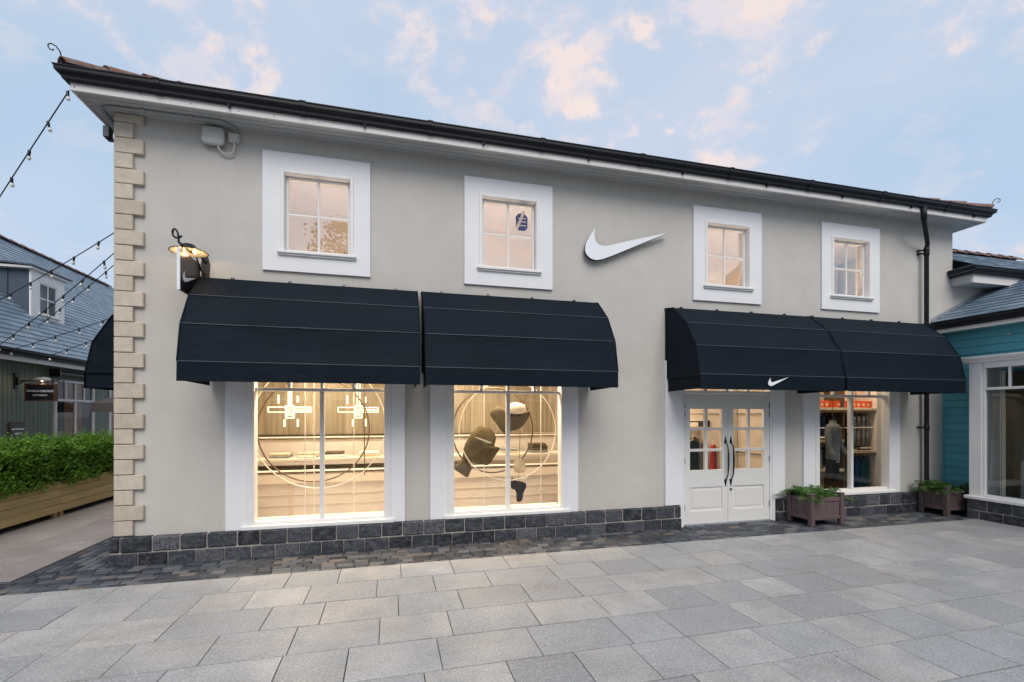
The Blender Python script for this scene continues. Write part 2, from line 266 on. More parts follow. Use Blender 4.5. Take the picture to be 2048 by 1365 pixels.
# ------------------------------------------------------------------ mesh helpers
class MB:
    def __init__(s): s.v = []; s.f = []; s.sm = set()
    def add(s, vs, fs, smooth=False, mat=None):
        o = len(s.v)
        for p in vs: s.v.append(tuple((mat @ Vector(p)) if mat else p))
        for f in fs:
            if smooth: s.sm.add(len(s.f))
            s.f.append([i+o for i in f])
        return s
    def box(s, x0, x1, y0, y1, z0, z1, b=0.0, mat=None):
        if x0 > x1: x0, x1 = x1, x0
        if y0 > y1: y0, y1 = y1, y0
        if z0 > z1: z0, z1 = z1, z0
        b = min(b, 0.45*min(x1-x0, y1-y0, z1-z0))
        if b <= 0:
            vs = [(x, y, z) for z in (z0, z1) for y in (y0, y1) for x in (x0, x1)]
            return s.add(vs, [(0, 2, 3, 1), (4, 5, 7, 6), (0, 1, 5, 4), (2, 6, 7, 3), (0, 4, 6, 2), (1, 3, 7, 5)], mat=mat)
        vs = []; ix = {}
        X, Y, Z = (x0, x1), (y0, y1), (z0, z1)
        for i in (0, 1):
            for j in (0, 1):
                for k in (0, 1):
                    c = [X[i], Y[j], Z[k]]; sg = [1 if q == 0 else -1 for q in (i, j, k)]
                    for a in range(3):
                        p = [c[q]+(0 if q == a else sg[q]*b) for q in range(3)]; ix[(i, j, k, a)] = len(vs); vs.append(tuple(p))
        fs = []
        for a in range(3):
            o1, o2 = (a+1) % 3, (a+2) % 3
            for e in (0, 1):
                q = []
                for (m1, m2) in ((0, 0), (1, 0), (1, 1), (0, 1)):
                    t = [0, 0, 0]; t[a] = e; t[o1] = m1; t[o2] = m2; q.append(ix[(*t, a)])
                fs.append(q if e else q[::-1])
        for a in range(3):
            o1, o2 = (a+1) % 3, (a+2) % 3
            for m1 in (0, 1):
                for m2 in (0, 1):
                    t0 = [0, 0, 0]; t0[o1] = m1; t0[o2] = m2; t1 = list(t0); t1[a] = 1
                    fs.append([ix[(*t0, o1)], ix[(*t1, o1)], ix[(*t1, o2)], ix[(*t0, o2)]])
        for i in (0, 1):
            for j in (0, 1):
                for k in (0, 1): fs.append([ix[(i, j, k, a)] for a in range(3)])
        return s.add(vs, fs, mat=mat)
    def tube(s, pts, r, n=8, closed=False, caps=True):
        P = [Vector(p) for p in pts]; m = len(P); rr = r if isinstance(r, (list, tuple)) else [r]*m
        vs = []; fs = []; up = None
        for i, p in enumerate(P):
            if closed: t = P[(i+1) % m]-P[i-1]
            else: t = P[min(i+1, m-1)]-P[max(i-1, 0)]
            t.normalize()
            if up is None: up = Vector((0, 0, 1)) if abs(t.z) < 0.9 else Vector((1, 0, 0))
            a = t.cross(up); a.normalize(); b = a.cross(t); up = b
            for k in range(n):
                q = 2*math.pi*k/n; vs.append(tuple(p+a*math.cos(q)*rr[i]+b*math.sin(q)*rr[i]))
        for i in range(m if closed else m-1):
            j = (i+1) % m
            for k in range(n): fs.append((i*n+k, i*n+(k+1) % n, j*n+(k+1) % n, j*n+k))
        s.add(vs, fs, True)
        if caps and not closed: s.add(vs[:n], [tuple(range(n))[::-1]]); s.add(vs[-n:], [tuple(range(n))])
        return s
    def lathe(s, prof, c, n=20, axis='z'):
        vs = []; fs = []
        for (r, h) in prof:
            for k in range(n):
                q = 2*math.pi*k/n; p = (r*math.cos(q), r*math.sin(q), h)
                if axis == 'y': p = (p[0], p[2], p[1])
                if axis == 'x': p = (p[2], p[0], p[1])
                vs.append((c[0]+p[0], c[1]+p[1], c[2]+p[2]))
        for i in range(len(prof)-1):
            for k in range(n): fs.append((i*n+k, i*n+(k+1) % n, (i+1)*n+(k+1) % n, (i+1)*n+k))
        return s.add(vs, fs, True)
    def prism(s, poly, fn, d0, d1):        # poly of (a, b); fn(a, b, d) -> point
        n = len(poly); vs = [fn(a, b, d0) for a, b in poly]+[fn(a, b, d1) for a, b in poly]
        return s.add(vs, [tuple(range(n)), tuple(range(2*n-1, n-1, -1))]+[(i, i+n, (i+1) % n+n, (i+1) % n) for i in range(n)])
    def quad(s, a, b, c, d, smooth=False): return s.add([a, b, c, d], [(0, 1, 2, 3)], smooth)
    def mesh(s, name, mat, recalc=True):
        me = bpy.data.meshes.new(name); me.from_pydata(s.v, [], s.f)
        if recalc:
            bm = bmesh.new(); bm.from_mesh(me); bmesh.ops.recalc_face_normals(bm, faces=bm.faces); bm.to_mesh(me); bm.free()
        if s.sm:
            a = [i in s.sm for i in range(len(s.f))]; me.polygons.foreach_set('use_smooth', a)
        me.materials.append(MT[mat]); return me
LOC = {}
def link(o, parent=None, world=None):
    col.objects.link(o)
    if parent is not None: o.parent = parent
    wm = world if world is not None else Matrix.Identity(4)
    LOC[o] = wm; pm = LOC.get(parent, Matrix.Identity(4)); o.matrix_local = pm.inverted() @ wm
    return o
def obj(name, mb, mat, parent=None, recalc=True, **tags):
    me = mb.mesh(name, mat, recalc) if isinstance(mb, MB) else mb
    o = bpy.data.objects.new(name, me); link(o, parent)
    for k, v in tags.items(): o[k] = v
    return o
def thing(name, loc, label, cat, group=None):
    o = bpy.data.objects.new(name, None); o.empty_display_size = 0.2; link(o, None, Matrix.Translation(loc)); o['label'] = label; o['category'] = cat
    if group: o['group'] = group
    return o
def pieces(name, meshes, mats, parent, limit=300, stuff=None, matname=None, rank=None):
    """mats: world matrices (one piece each); the ones that show largest become objects, the rest one stuff mesh"""
    vis = [m for m in mats if seen(m.translation)]; vis.sort(key=lambda m: (m.translation-CAM).length if rank is None else rank(m))
    keep = vis[:limit]; ks = set(id(m) for m in keep); rest = [m for m in mats if id(m) not in ks]
    for i, m in enumerate(keep):
        o = bpy.data.objects.new(name, random.choice(meshes)); link(o, parent, m)
    if rest:
        vs = []; fs = []; pr = []
        for m in rest:
            me = random.choice(meshes); k = len(vs); pr += [random.random()]*len(me.vertices); vs += [tuple(m @ v.co) for v in me.vertices]; fs += [[i+k for i in p.vertices] for p in me.polygons]
        me = bpy.data.meshes.new(stuff); me.from_pydata(vs, [], fs); me.attributes.new('piece', 'FLOAT', 'POINT').data.foreach_set('value', pr); me.materials.append(MT[matname]); o = bpy.data.objects.new(stuff, me); link(o, parent); o['kind'] = 'stuff'
def piece_mesh(name, sx, sy, sz, c, mat, jit=0.0):      # a block with its top (z = 0) chamfered, body below
    b = MB(); r = lambda: random.uniform(-jit, jit)
    o = [(-sx/2, -sy/2), (sx/2, -sy/2), (sx/2, sy/2), (-sx/2, sy/2)]; i = [(-sx/2+c, -sy/2+c), (sx/2-c, -sy/2+c), (sx/2-c, sy/2-c), (-sx/2+c, sy/2-c)]
    j = [(r(), r()) for _ in range(4)]; hz = [r()*0.3 for _ in range(4)]
    vs = [(o[k][0]+j[k][0], o[k][1]+j[k][1], -sz) for k in range(4)]+[(o[k][0]+j[k][0], o[k][1]+j[k][1], -c*0.8) for k in range(4)]+[(i[k][0]+j[k][0], i[k][1]+j[k][1], hz[k]) for k in range(4)]
    fs = [(k, (k+1) % 4, (k+1) % 4+4, k+4) for k in range(4)]+[(k+4, (k+1) % 4+4, (k+1) % 4+8, k+8) for k in range(4)]+[(8, 9, 10, 11)]
    b.add(vs, fs); return b.mesh(name, mat, False)
def T(x, y, z, rz=0.0, sx=1, sy=1, sz=1): return Matrix.Translation((x, y, z)) @ Matrix.Rotation(rz, 4, 'Z') @ Matrix.Diagonal((sx, sy, sz, 1))
def lampobj(name, kind, loc, energy, color, size=None, rot=None, parent=None, sy=None):
    l = bpy.data.lights.new(name, kind); l.energy = energy; l.color = color
    if kind == 'AREA': l.shape = 'RECTANGLE'; l.size = size; l.size_y = sy or size
    elif size: l.shadow_soft_size = size
    o = bpy.data.objects.new(name, l); link(o, parent, Matrix.Translation(loc) @ (rot or Matrix.Identity(4))); return o

# ================================================================== ground
g = MB(); g.quad((-300, -300, -0.09), (300, -300, -0.09), (300, 300, -0.09), (-300, 300, -0.09))
obj('ground', g, 'granite', kind='structure')
b = MB(); b.quad((-30, -24, -0.022), (24, -24, -0.022), (24, -0.835, -0.022), (-30, -0.835, -0.022))
pavement = obj('pavement', b, 'dark_joint', kind='structure')
b = MB(); b.quad((-30, -0.23, -0.024), (-3.93, -0.23, -0.024), (-3.93, 30, -0.024), (-30, 30, -0.024))
alley = obj('alley_pavement', b, 'dark_joint', kind='structure')
b = MB(); b.quad((-30, -0.83, -0.03), (10.2, -0.83, -0.03), (10.2, -0.05, -0.03), (-30, -0.05, -0.03)); b.quad((-3.92, -0.05, -0.03), (-3.0, -0.05, -0.03), (-3.0, 30, -0.03), (-3.92, 30, -0.03)); b.quad((-30, -0.225, -0.031), (-3.92, -0.225, -0.031), (-3.92, -0.05, -0.031), (-30, -0.05, -0.031))
setts = obj('sett_strip', b, 'dark_joint', kind='structure')

random.seed(11)
slab_cache = {}
def slab(wd, dp, mat):
    k = (round(wd, 2), round(dp, 2), mat)
    if k not in slab_cache: slab_cache[k] = piece_mesh('paving_slab', k[0]-0.007, k[1]-0.007, 0.035, 0.002, mat, 0.001)
    return slab_cache[k]
def slabs(parent, x0, x1, y0, y1, row, mat, widths, limit, along='x', stuffname='slab_field', stuff_to=None):
    lst = []; n = int(round((y1-y0)/row))
    for i in range(n):
        yc = y1-(i+0.5)*row if along == 'x' else y0+(i+0.5)*row
        x = x0-random.uniform(0, 0.6)
        while x < x1:
            wd = random.choice(widths); c = x+wd/2; x += wd
            m = Matrix.Translation((c, yc, random.uniform(-0.0015, 0.0015))) if along == 'x' else Matrix.Translation((yc, c, random.uniform(-0.0015, 0.0015))) @ Matrix.Rotation(R(90), 4, 'Z')
            lst.append((m @ Matrix.Rotation(random.uniform(-.004, .004), 4, 'X') @ Matrix.Rotation(random.uniform(-.004, .004), 4, 'Y'), slab(wd, row, mat)))
    vis = sorted([q for q in lst if seen(q[0].translation, 160)], key=lambda q: (q[0].translation-CAM).length)
    keep = vis[:limit]; ks = set(id(q) for q in keep)
    for m, me in keep:
        o = bpy.data.objects.new('paving_slab', me); link(o, parent, m)
    vs = []; fs = []; pr = []
    for q in lst:
        if id(q) in ks: continue
        k = len(vs); pr += [random.random()]*len(q[1].vertices); vs += [tuple(q[0] @ v.co) for v in q[1].vertices]; fs += [[i+k for i in p.vertices] for p in q[1].polygons]
    me = bpy.data.meshes.new(stuffname); me.from_pydata(vs, [], fs); me.attributes.new('piece', 'FLOAT', 'POINT').data.foreach_set('value', pr); me.materials.append(MT[mat]); o = bpy.data.objects.new(stuffname, me); link(o, parent); o['kind'] = 'stuff'
slabs(pavement, -14, 14, -0.835-0.485*18, -0.835, 0.485, 'granite', (0.46, 0.52, 0.58, 0.58, 0.66, 0.74), 290)
slabs(alley, -0.23, 16, -9.995, -3.92, 0.405, 'granite_warm', (0.40, 0.50, 0.60), 230, along='y')
sm_ = [piece_mesh('sett', 0.192, 0.098, 0.06, 0.012, 'sett_stone', 0.006) for _ in range(9)]
lst = []
for i in range(7):
    y = -0.16-i*0.105; x = -8+random.uniform(0, .2)
    while x < 9.95:
        s_ = random.uniform(0.7, 1.08); x += 0.198*s_
        if y > -0.225 and x < -3.92-0.1 and False: continue
        if i == 0 and 4.5 < x < 6.2: pass
        lst.append(T(x-0.099*s_, y, random.uniform(-0.006, 0.0), random.uniform(-0.03, 0.03), s_, random.uniform(0.95, 1.02)) @ Matrix.Rotation(random.uniform(-.02, .02), 4, 'X'))
for k in range(16):                      # threshold row under the doors
    lst.append(T(4.6+0.105*k, -0.07, -0.004, R(90), 0.55, 1.0))
for i in range(7):
    x = -3.25-i*0.1; y = -0.11
    if x < -3.9: continue
    while y < 9:
        s_ = random.uniform(0.8, 1.08); y += 0.198*s_
        lst.append(T(x, y-0.099*s_, random.uniform(-0.006, 0.0), R(90)+random.uniform(-0.03, 0.03), s_, 0.98))
pieces('sett', sm_, lst, setts, 300, 'sett_field', 'sett_stone')

# ================================================================== main building
XL, XR, DEP = -3.12, 10.40, 9.0
ZS = 5.34                                  # soffit height
bld = thing('shop_building', (3.6, 4.5, 0), 'two storey warm grey rendered shop with white window surrounds and stone quoins', 'building')
UW = [-1.573, 0.997, 4.687, 7.249]; UWW, UZ0, UZ1 = 1.304, 3.609, 5.125
def wall_holes(mb, x0, x1, z0, z1, holes, y0, y1):
    xs = sorted({x0, x1, *[h[0] for h in holes], *[h[1] for h in holes]}); zs = sorted({z0, z1, *[h[2] for h in holes], *[h[3] for h in holes]})
    inh = lambda x, z: any(h[0] < x < h[1] and h[2] < z < h[3] for h in holes)
    for a, b_ in zip(xs, xs[1:]):
        for c, d in zip(zs, zs[1:]):
            if inh((a+b_)/2, (c+d)/2): continue
            mb.quad((a, y0, c), (b_, y0, c), (b_, y0, d), (a, y0, d)); mb.quad((b_, y1, c), (a, y1, c), (a, y1, d), (b_, y1, d))
    for h in holes:
        a, b_, c, d = h
        mb.quad((a, y0, c), (a, y1, c), (a, y1, d), (a, y0, d)); mb.quad((b_, y1, c), (b_, y0, c), (b_, y0, d), (b_, y1, d))
        mb.quad((a, y0, d), (a, y1, d), (b_, y1, d), (b_, y0, d)); mb.quad((a, y1, c), (a, y0, c), (b_, y0, c), (b_, y1, c))
holes = [(x+0.25, x+UWW-0.25, UZ0+0.265, UZ1-0.265) for x in UW]
SW = [(-1.72, -0.03, 'left'), (0.79, 2.49, 'mid'), (7.12, 8.81, 'right')]
holes += [(a, b_, 0.36, 2.52) for a, b_, _ in SW]+[(4.46, 6.22, -0.04, 2.52)]
wl = MB(); wall_holes(wl, XL, XR, -0.06, ZS+0.02, holes, 0.0, 0.22)
wl.quad((XL, 0, -0.06), (XL, 0, ZS+.02), (XL, DEP, ZS+.02), (XL, DEP, -0.06)); wl.quad((XR, 0, -0.06), (XR, DEP, -0.06), (XR, DEP, ZS+.02), (XR, 0, ZS+.02)); wl.quad((XL, DEP, -0.06), (XL, DEP, ZS+.02), (XR, DEP, ZS+.02), (XR, DEP, -0.06))
obj('wall', wl, 'stucco', bld, recalc=False)

# quoins, front and return
random.seed(5); zq = 0.332; pit = 0.1815*1.0; k = 0
while zq < ZS-0.03:
    h = min(pit, ZS-0.004-zq); wd = 0.155 if k % 2 == 0 else 0.262; ld = 0.262 if k % 2 == 0 else 0.155
    q = MB(); e = 0.004
    q.box(XL-0.038, XL+wd, -0.042-random.uniform(0, .004), 0.02, zq+e, zq+h-e, 0.006); q.box(XL-0.036, XL+0.02, -0.02, ld, zq+e+.002, zq+h-e-.002, 0.006)
    obj('quoin', q, 'quoin_stone', bld); zq += pit; k += 1

# plinth: mortar core and stone blocks
def plinth(x0, x1, top, left_return=False):
    c = MB(); c.box(x0+0.012, x1-0.012, -0.088, 0.0, -0.05, top-0.012)
    if left_return: c.box(x0+0.012, XL+.02, 0.0, 7.0, -0.05, top-0.012)
    core = obj('plinth', c, 'mortar', bld)
    for r_ in range(2):
        z0 = -0.03+r_*0.178; z1 = 0.139+r_*0.178 if r_ == 0 else top
        x = x0+(0.0 if r_ == 0 else 0.0); first = True
        while x < x1-0.03:
            wd = random.uniform(0.255, 0.33) if not first else (0.30 if r_ == 0 else 0.12)
            if x+wd > x1-0.10: wd = x1-x
            first = False
            blk = MB(); blk.box(x+0.005, x+wd-0.005, -0.10-random.uniform(0, 0.014), -0.005, z0+0.004, z1-0.003, 0.009 if r_ == 0 else 0.014)
            obj('stone_block', blk, 'plinth_stone', core); x += wd
        if left_return:
            y = 0.0
            while y < 5:
                blk = MB(); blk.box(x0, XL-0.005, y+.005, y+.295, z0+.005, z1-.004, 0.013); obj('stone_block', blk, 'plinth_stone', core); y += 0.3
    return core
random.seed(21)
plinth(-3.19, 4.42, 0.33, True); plinth(6.26, 10.14, 0.345)

# upper windows
def upper_window(x, i):
    z0, z1 = UZ0, UZ1; s = MB(); y = -0.032
    a = 0.205
    def ring(mb, x0, x1, za, zb, wd, ya, yb, bev=0.004):
        mb.box(x0, x0+wd, ya, yb, za, zb, bev); mb.box(x1-wd, x1, ya, yb, za, zb, bev)
        mb.box(x0+wd, x1-wd, ya+.001, yb, zb-wd, zb-.0005, bev); mb.box(x0+wd, x1-wd, ya+.001, yb, za+.0005, za+wd, bev)
    hx0, hx1, hz0, hz1 = x+.212, x+UWW-.212, z0+.212, z1-.225
    wall_holes(s, x, x+UWW, z0, z1, [(hx0, hx1, hz0, hz1)], y, .003)
    for a_, c_ in (((x, z0), (x+UWW, z0)), ((x+UWW, z0), (x+UWW, z1)), ((x+UWW, z1), (x, z1)), ((x, z1), (x, z0))): s.quad((a_[0], y, a_[1]), (c_[0], y, c_[1]), (c_[0], .003, c_[1]), (a_[0], .003, a_[1]))
    win = obj('window', s, 'white_render', bld)
    a = MB(); ring(a, x+0.208, x+UWW-0.208, z0+0.205, z1-0.22, 0.046, -0.05, 0.09, 0.008); obj('architrave', a, 'white_paint', win)
    f = MB(); fx0, fx1, fz0, fz1 = x+0.256, x+UWW-0.256, z0+0.268, z1-0.268
    ring(f, fx0, fx1, fz0, fz1, 0.034, 0.045, 0.105, 0.006); obj('window_frame', f, 'white_paint', win)
    gx, gz = (fx0+fx1)/2, (fz0+fz1)/2
    for (p, q, r_, t) in ((gx-0.014, gx+0.014, fz0+.03, fz1-.03), (fx0+.03, gx-.0145, gz-.014, gz+.014), (gx+.0145, fx1-.03, gz-.014, gz+.014)):
        g_ = MB(); g_.box(p, q, 0.055, 0.092, r_, t, 0.008); obj('glazing_bar', g_, 'white_paint', win)
    for sx in (0, 1):
        for sz in (0, 1):
            p0 = fx0+.03 if sx == 0 else gx+.01; p1 = gx-.01 if sx == 0 else fx1-.03; q0 = fz0+.03 if sz == 0 else gz+.01; q1 = gz-.01 if sz == 0 else fz1-.03
            g_ = MB(); tl = random.uniform(-.0035, .0035); tz = random.uniform(-.0035, .0035); g_.quad((p0, .074+tl, q0), (p1, .074-tl, q0), (p1, .074-tl+tz, q1), (p0, .074+tl+tz, q1)); obj('pane', g_, 'upper_glass', win)
    sl_ = MB(); sl_.box(x+0.175, x+UWW-0.175, -0.078, 0.05, z0+0.218, z0+0.258, 0.008); sl_.box(x+0.19, x+UWW-0.19, -0.058, 0.0, z0+0.196, z0+0.219, 0.006); obj('sill', sl_, 'white_paint', win)
    return win, (gx, gz, fx0, fx1, fz0, fz1)
random.seed(3)
for i, x in enumerate(UW):
    win, (gx, gz, fx0, fx1, fz0, fz1) = upper_window(x, i)
    if i == 1:       # blue badge with a diagonal band, stuck to the upper right pane
        cx, cz = (gx+fx1)/2+.01, (gz+fz1)/2-.01; st = MB()
        hexa = [(-.085, -.085), (-.05, -.13), (.05, -.13), (.09, -.085), (.09, .07), (.05, .115), (.0, .125), (-.05, .115), (-.09, .07)]
        st.prism([(cx+p, cz+q) for p, q in hexa], lambda p, q, d: (p, d, q), 0.0700, 0.0708); o = obj('sticker', st, 'blue_ink', win)
        bd = MB(); bd.prism([(cx-.10, cz-.115), (cx-.065, cz-.14), (cx+.055, cz+.15), (cx+.02, cz+.165)], lambda p, q, d: (p, d, q), 0.0688, 0.0694)
        for zz in (-.055, .0, .05): bd.box(cx-.055, cx+.065, .0688, .0694, cz+zz-.006, cz+zz+.006)
        o2 = obj('sticker_band', bd, 'blind', win)

# eaves: soffit boards, fascia, gutter, roof with clay hip tiles
OF, OSD = 0.36, 0.27
sf = MB()
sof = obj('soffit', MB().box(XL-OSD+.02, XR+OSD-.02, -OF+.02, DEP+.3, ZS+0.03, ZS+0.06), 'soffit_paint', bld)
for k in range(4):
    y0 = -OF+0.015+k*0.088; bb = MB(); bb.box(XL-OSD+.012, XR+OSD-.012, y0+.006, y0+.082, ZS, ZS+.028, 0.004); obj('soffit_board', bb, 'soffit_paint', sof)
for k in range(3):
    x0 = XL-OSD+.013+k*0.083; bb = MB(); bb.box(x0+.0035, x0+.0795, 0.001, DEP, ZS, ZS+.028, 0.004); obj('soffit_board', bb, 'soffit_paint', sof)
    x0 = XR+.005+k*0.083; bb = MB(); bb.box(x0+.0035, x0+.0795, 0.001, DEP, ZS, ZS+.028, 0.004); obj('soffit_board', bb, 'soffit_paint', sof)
fz0, fz1 = ZS-0.012, ZS+0.145
fa = MB(); fa.box(XL-OSD-.012, XR+OSD+.012, -OF-.012, -OF+.012, fz0, fz1, 0.003); fas = obj('fascia', fa, 'fascia_paint', bld)
fa = MB(); fa.box(XL-OSD-.011, XL-OSD+.011, -OF+.013, DEP, fz0, fz1, 0.003); obj('fascia', fa, 'fascia_paint', bld)
fa = MB(); fa.box(XR+OSD-.011, XR+OSD+.011, -OF+.013, DEP, fz0, fz1, 0.003); obj('fascia', fa, 'fascia_paint', bld)
x = XL-OSD+.03
while x < XR+OSD:
    sc_ = MB(); sc_.lathe([(0.0, -.004), (0.006, -.003), (0.006, 0)], (x, -OF-.012, ZS+.028+random.choice((0, .0, .03))), 8, 'y'); obj('screw', sc_, 'dark_plastic', fas); x += random.choice((.38, .5, .62))
# ogee gutter swept round three sides with mitred corners
GP = [(0.012, 0.0), (0.045, -0.004), (0.062, 0.012), (0.064, 0.035), (0.078, 0.052), (0.100, 0.062), (0.108, 0.078), (0.108, 0.112), (0.118, 0.116), (0.118, 0.126), (0.100, 0.126), (0.096, 0.085), (0.012, 0.05)]
def gutter(path_fn, name='gutter', parent=bld, z=ZS+0.072):
    gm = MB(); rings = []
    for st in range(path_fn(0, 0, True)):
        rings.append([path_fn(st, o_, False)[:2]+(z+h,) for o_, h in GP])
    vs = [p for r_ in rings for p in r_]; n = len(GP); fs = []
    for i in range(len(rings)-1):
        for k in range(n): fs.append((i*n+k, i*n+(k+1) % n, (i+1)*n+(k+1) % n, (i+1)*n+k))
    gm.add(vs, fs); gm.add(rings[0], [tuple(range(n))]); gm.add(rings[-1], [tuple(range(n))]); return obj(name, gm, 'gutter_plastic', parent)
def main_path(st, o, cnt):
    if cnt: return 4
    return [(XL-OSD-o, DEP), (XL-OSD-o, -OF-o), (XR+OSD+o, -OF-o), (XR+OSD+o, DEP)][st]
gut = gutter(main_path)
for k in range(9):
    x = -2.55+k*1.52; un = MB(); un.prism([(-OF-o_-(.007 if o_ > .03 else 0), ZS+.072+h+(.006 if h > .11 else -.006 if h < .04 else 0)) for o_, h in GP[:11]], lambda p, q, d: (d, p, q), x-.035, x+.035); obj('gutter_joint', un, 'gutter_plastic', gut)
    cl_ = MB(); cl_.box(x+.7, x+.722, -OF-.06, -OF-.013, ZS+.035, ZS+.075, .004); obj('gutter_bracket', cl_, 'gutter_plastic', gut)
PIT = math.tan(R(28)); ex0, ex1, ey0, ey1 = XL-OSD-.05, XR+OSD+.05, -OF-.05, DEP+.4; ez = ZS+.20
hw = (ey1-ey0)/2; rz = ez+hw*PIT; A, B_, C_, D_ = (ex0, ey0, ez), (ex1, ey0, ez), (ex1, ey1, ez), (ex0, ey1, ez); E_, F_ = (ex0+hw, ey0+hw, rz), (ex1-hw, ey0+hw, rz)
rf = MB(); rf.add([A, B_, C_, D_, E_, F_], [(0, 1, 5, 4), (1, 2, 5), (2, 3, 4, 5), (3, 0, 4), (0, 3, 2, 1)]); roof = obj('roof', rf, 'slate', bld)
def tile_mesh(L, r=0.115):
    t = MB(); n = 9; ps = [(math.cos(math.pi*k/(n-1)), math.sin(math.pi*k/(n-1))) for k in range(n)]
    for (r0, r1) in ((r, r*0.86),):
        o_ = [(0, c*r0, s_*r0*0.75-.03) for c, s_ in ps]+[(L, c*r1, s_*r1*0.75-.045) for c, s_ in ps]; i_ = [(0, c*(r0-.018), s_*(r0-.018)*0.75-.03) for c, s_ in ps]+[(L, c*(r1-.018), s_*(r1-.018)*.75-.045) for c, s_ in ps]
        t.add(o_+i_, [(k, k+1, k+1+n, k+n) for k in range(n-1)]+[(2*n+k, 3*n+k, 3*n+k+1, 2*n+k+1) for k in range(n-1)]+[(k, 2*n+k, 2*n+k+1, k+1) for k in range(n-1)]+[(n+k, n+k+1, 3*n+k+1, 3*n+k) for k in range(n-1)]+[(0, n, 3*n, 2*n), (n-1, 3*n-1, 4*n-1, 2*n-1)])
    return t.mesh('ridge_tile', 'clay_tile')
def tiles(parent, p0, p1, L=0.40, count=None, name='ridge_tile'):
    me = tile_mesh(L+.03); d = (Vector(p1)-Vector(p0)); n = int(d.length/L); d.normalize(); y = Vector((0, 0, 1)).cross(d); y.normalize(); z = d.cross(y)
    rot = Matrix((d, y, z)).transposed().to_4x4()
    for k in range(min(n, count or n)):
        o = bpy.data.objects.new(name, me); link(o, parent, Matrix.Translation(Vector(p0)+d*L*k+z*(0.045 if 'hip' in name else 0.03)) @ rot @ Matrix.Rotation(random.uniform(-.02, .02), 4, 'X'))
tiles(roof, A, E_, count=12, name='hip_tile'); tiles(roof, B_, F_, count=12, name='hip_tile')
def hip_iron(p, dx, dy):
    pts = [(0, 0, -.03), (.0, 0, .06), (-.012, 0, .115), (-.04, 0, .15), (-.075, 0, .155), (-.098, 0, .135), (-.102, 0, .105), (-.085, 0, .085), (-.066, 0, .09), (-.06, 0, .105)]
    t = MB(); t.tube([(p[0]+q[0]*-dx*.75, p[1]+q[0]*-dy*.75, p[2]+q[2]) for q in pts], 0.0065, 6); obj('hip_iron', t, 'black_iron', roof)
hip_iron((A[0]-.01, A[1]-.01, A[2]+.04), -1, -1); hip_iron((B_[0]+.01, B_[1]-.01, B_[2]+.04), 1, -1)

# downpipe
dp = MB(); dpx = 9.55
odx = 9.06
dp.tube([(odx, -OF-.05, ZS+.10), (odx, -OF-.05, ZS-.0), (odx+.02, -OF-.03, ZS-.08), (dpx-.0, -.14, ZS-.42), (dpx+.02, -.11, ZS-.52), (dpx+.02, -.11, 0.0)], 0.036, 12); pipe = obj('downpipe', dp, 'gutter_plastic', bld)
for z in (ZS-.53, 4.75, 1.53):
    k_ = MB(); k_.lathe([(.037, -.045), (.044, -.045), (.044, .045), (.037, .045)], (dpx+.02, -.11, z), 14); k_.box(dpx-.06, dpx+.02, -.075, -.05, z-.012, z+.012, .004); k_.box(dpx-.07, dpx-.03, -.055, .0, z-.016, z+.016, .004); obj('pipe_bracket', k_, 'gutter_plastic', pipe)
k_ = MB(); k_.lathe([(.037, -.16), (.045, -.16), (.045, .05), (.037, .05)], (odx, -OF-.05, ZS+.02), 14); obj('outlet', k_, 'gutter_plastic', pipe)

# shop windows
def shop_window(x0, x1, zb, kind):
    ol, orr = x0-0.27, x1+0.215
    s = MB(); s.box(ol, x0+.0, -0.045, 0.05, zb-0.035, 2.62, 0.006); s.box(x1, orr, -0.0452, 0.05, zb-0.035, 2.62, 0.006); s.box(x0+.001, x1-.001, -0.044, 0.05, 2.46, 2.6195, 0.004)
    win = obj('shop_window', s, 'white_render', bld)
    f = MB(); fw = 0.06
    f.box(x0-.03, x0+fw, -0.06, 0.10, zb+.015, 2.46, 0.007); f.box(x1-fw, x1+.03, -0.06, 0.10, zb+.015, 2.46, 0.007)
    f.box(x0+fw, x1-fw, -0.02, 0.10, zb+.02, zb+.062, 0.006); f.box(x0+fw, x1-fw, -0.02, 0.10, 2.40, 2.459, 0.006); obj('window_frame', f, 'white_paint', win)
    gx = (x0+x1)/2; g0, g1 = x0+fw, x1-fw; zt = 2.095
    m_ = MB(); m_.box(gx-.027, gx+.027, 0.0, 0.085, zb+.06, zt-.021, 0.008); obj('mullion', m_, 'white_paint', win)
    m_ = MB(); m_.box(g0-.004, g1+.004, -0.005, 0.09, zt-.021, zt+.024, 0.008); obj('transom', m_, 'white_paint', win)
    q = (g1-g0)/4
    for k in (1, 2, 3):
        m_ = MB(); m_.box(g0+k*q-.018, g0+k*q+.018, 0.002, 0.08, zt+.024, 2.41, 0.006); obj('mullion', m_, 'white_paint', win)
    for k in range(4):
        p = MB(); p.quad((g0+k*q, .045, zt), (g0+(k+1)*q, .045, zt), (g0+(k+1)*q, .045, 2.42), (g0+k*q, .045, 2.42)); obj('pane', p, 'shop_glass', win)
    for a, b_ in ((g0-.01, gx), (gx, g1+.01)):
        p = MB(); t = random.uniform(-.002, .002); p.quad((a, .045+t, zb+.04), (b_, .045-t, zb+.04), (b_, .045-t, zt), (a, .045+t, zt)); obj('pane', p, 'shop_glass', win)
    s = MB(); s.box(x0-.085, x1+.075, -0.092, 0.06, zb-.032, zb+.022, 0.009); obj('sill', s, 'white_paint', win)
    return win
random.seed(9)
for a, b_, k in SW: shop_window(a, b_, 0.36 if k != 'right' else 0.385, k)

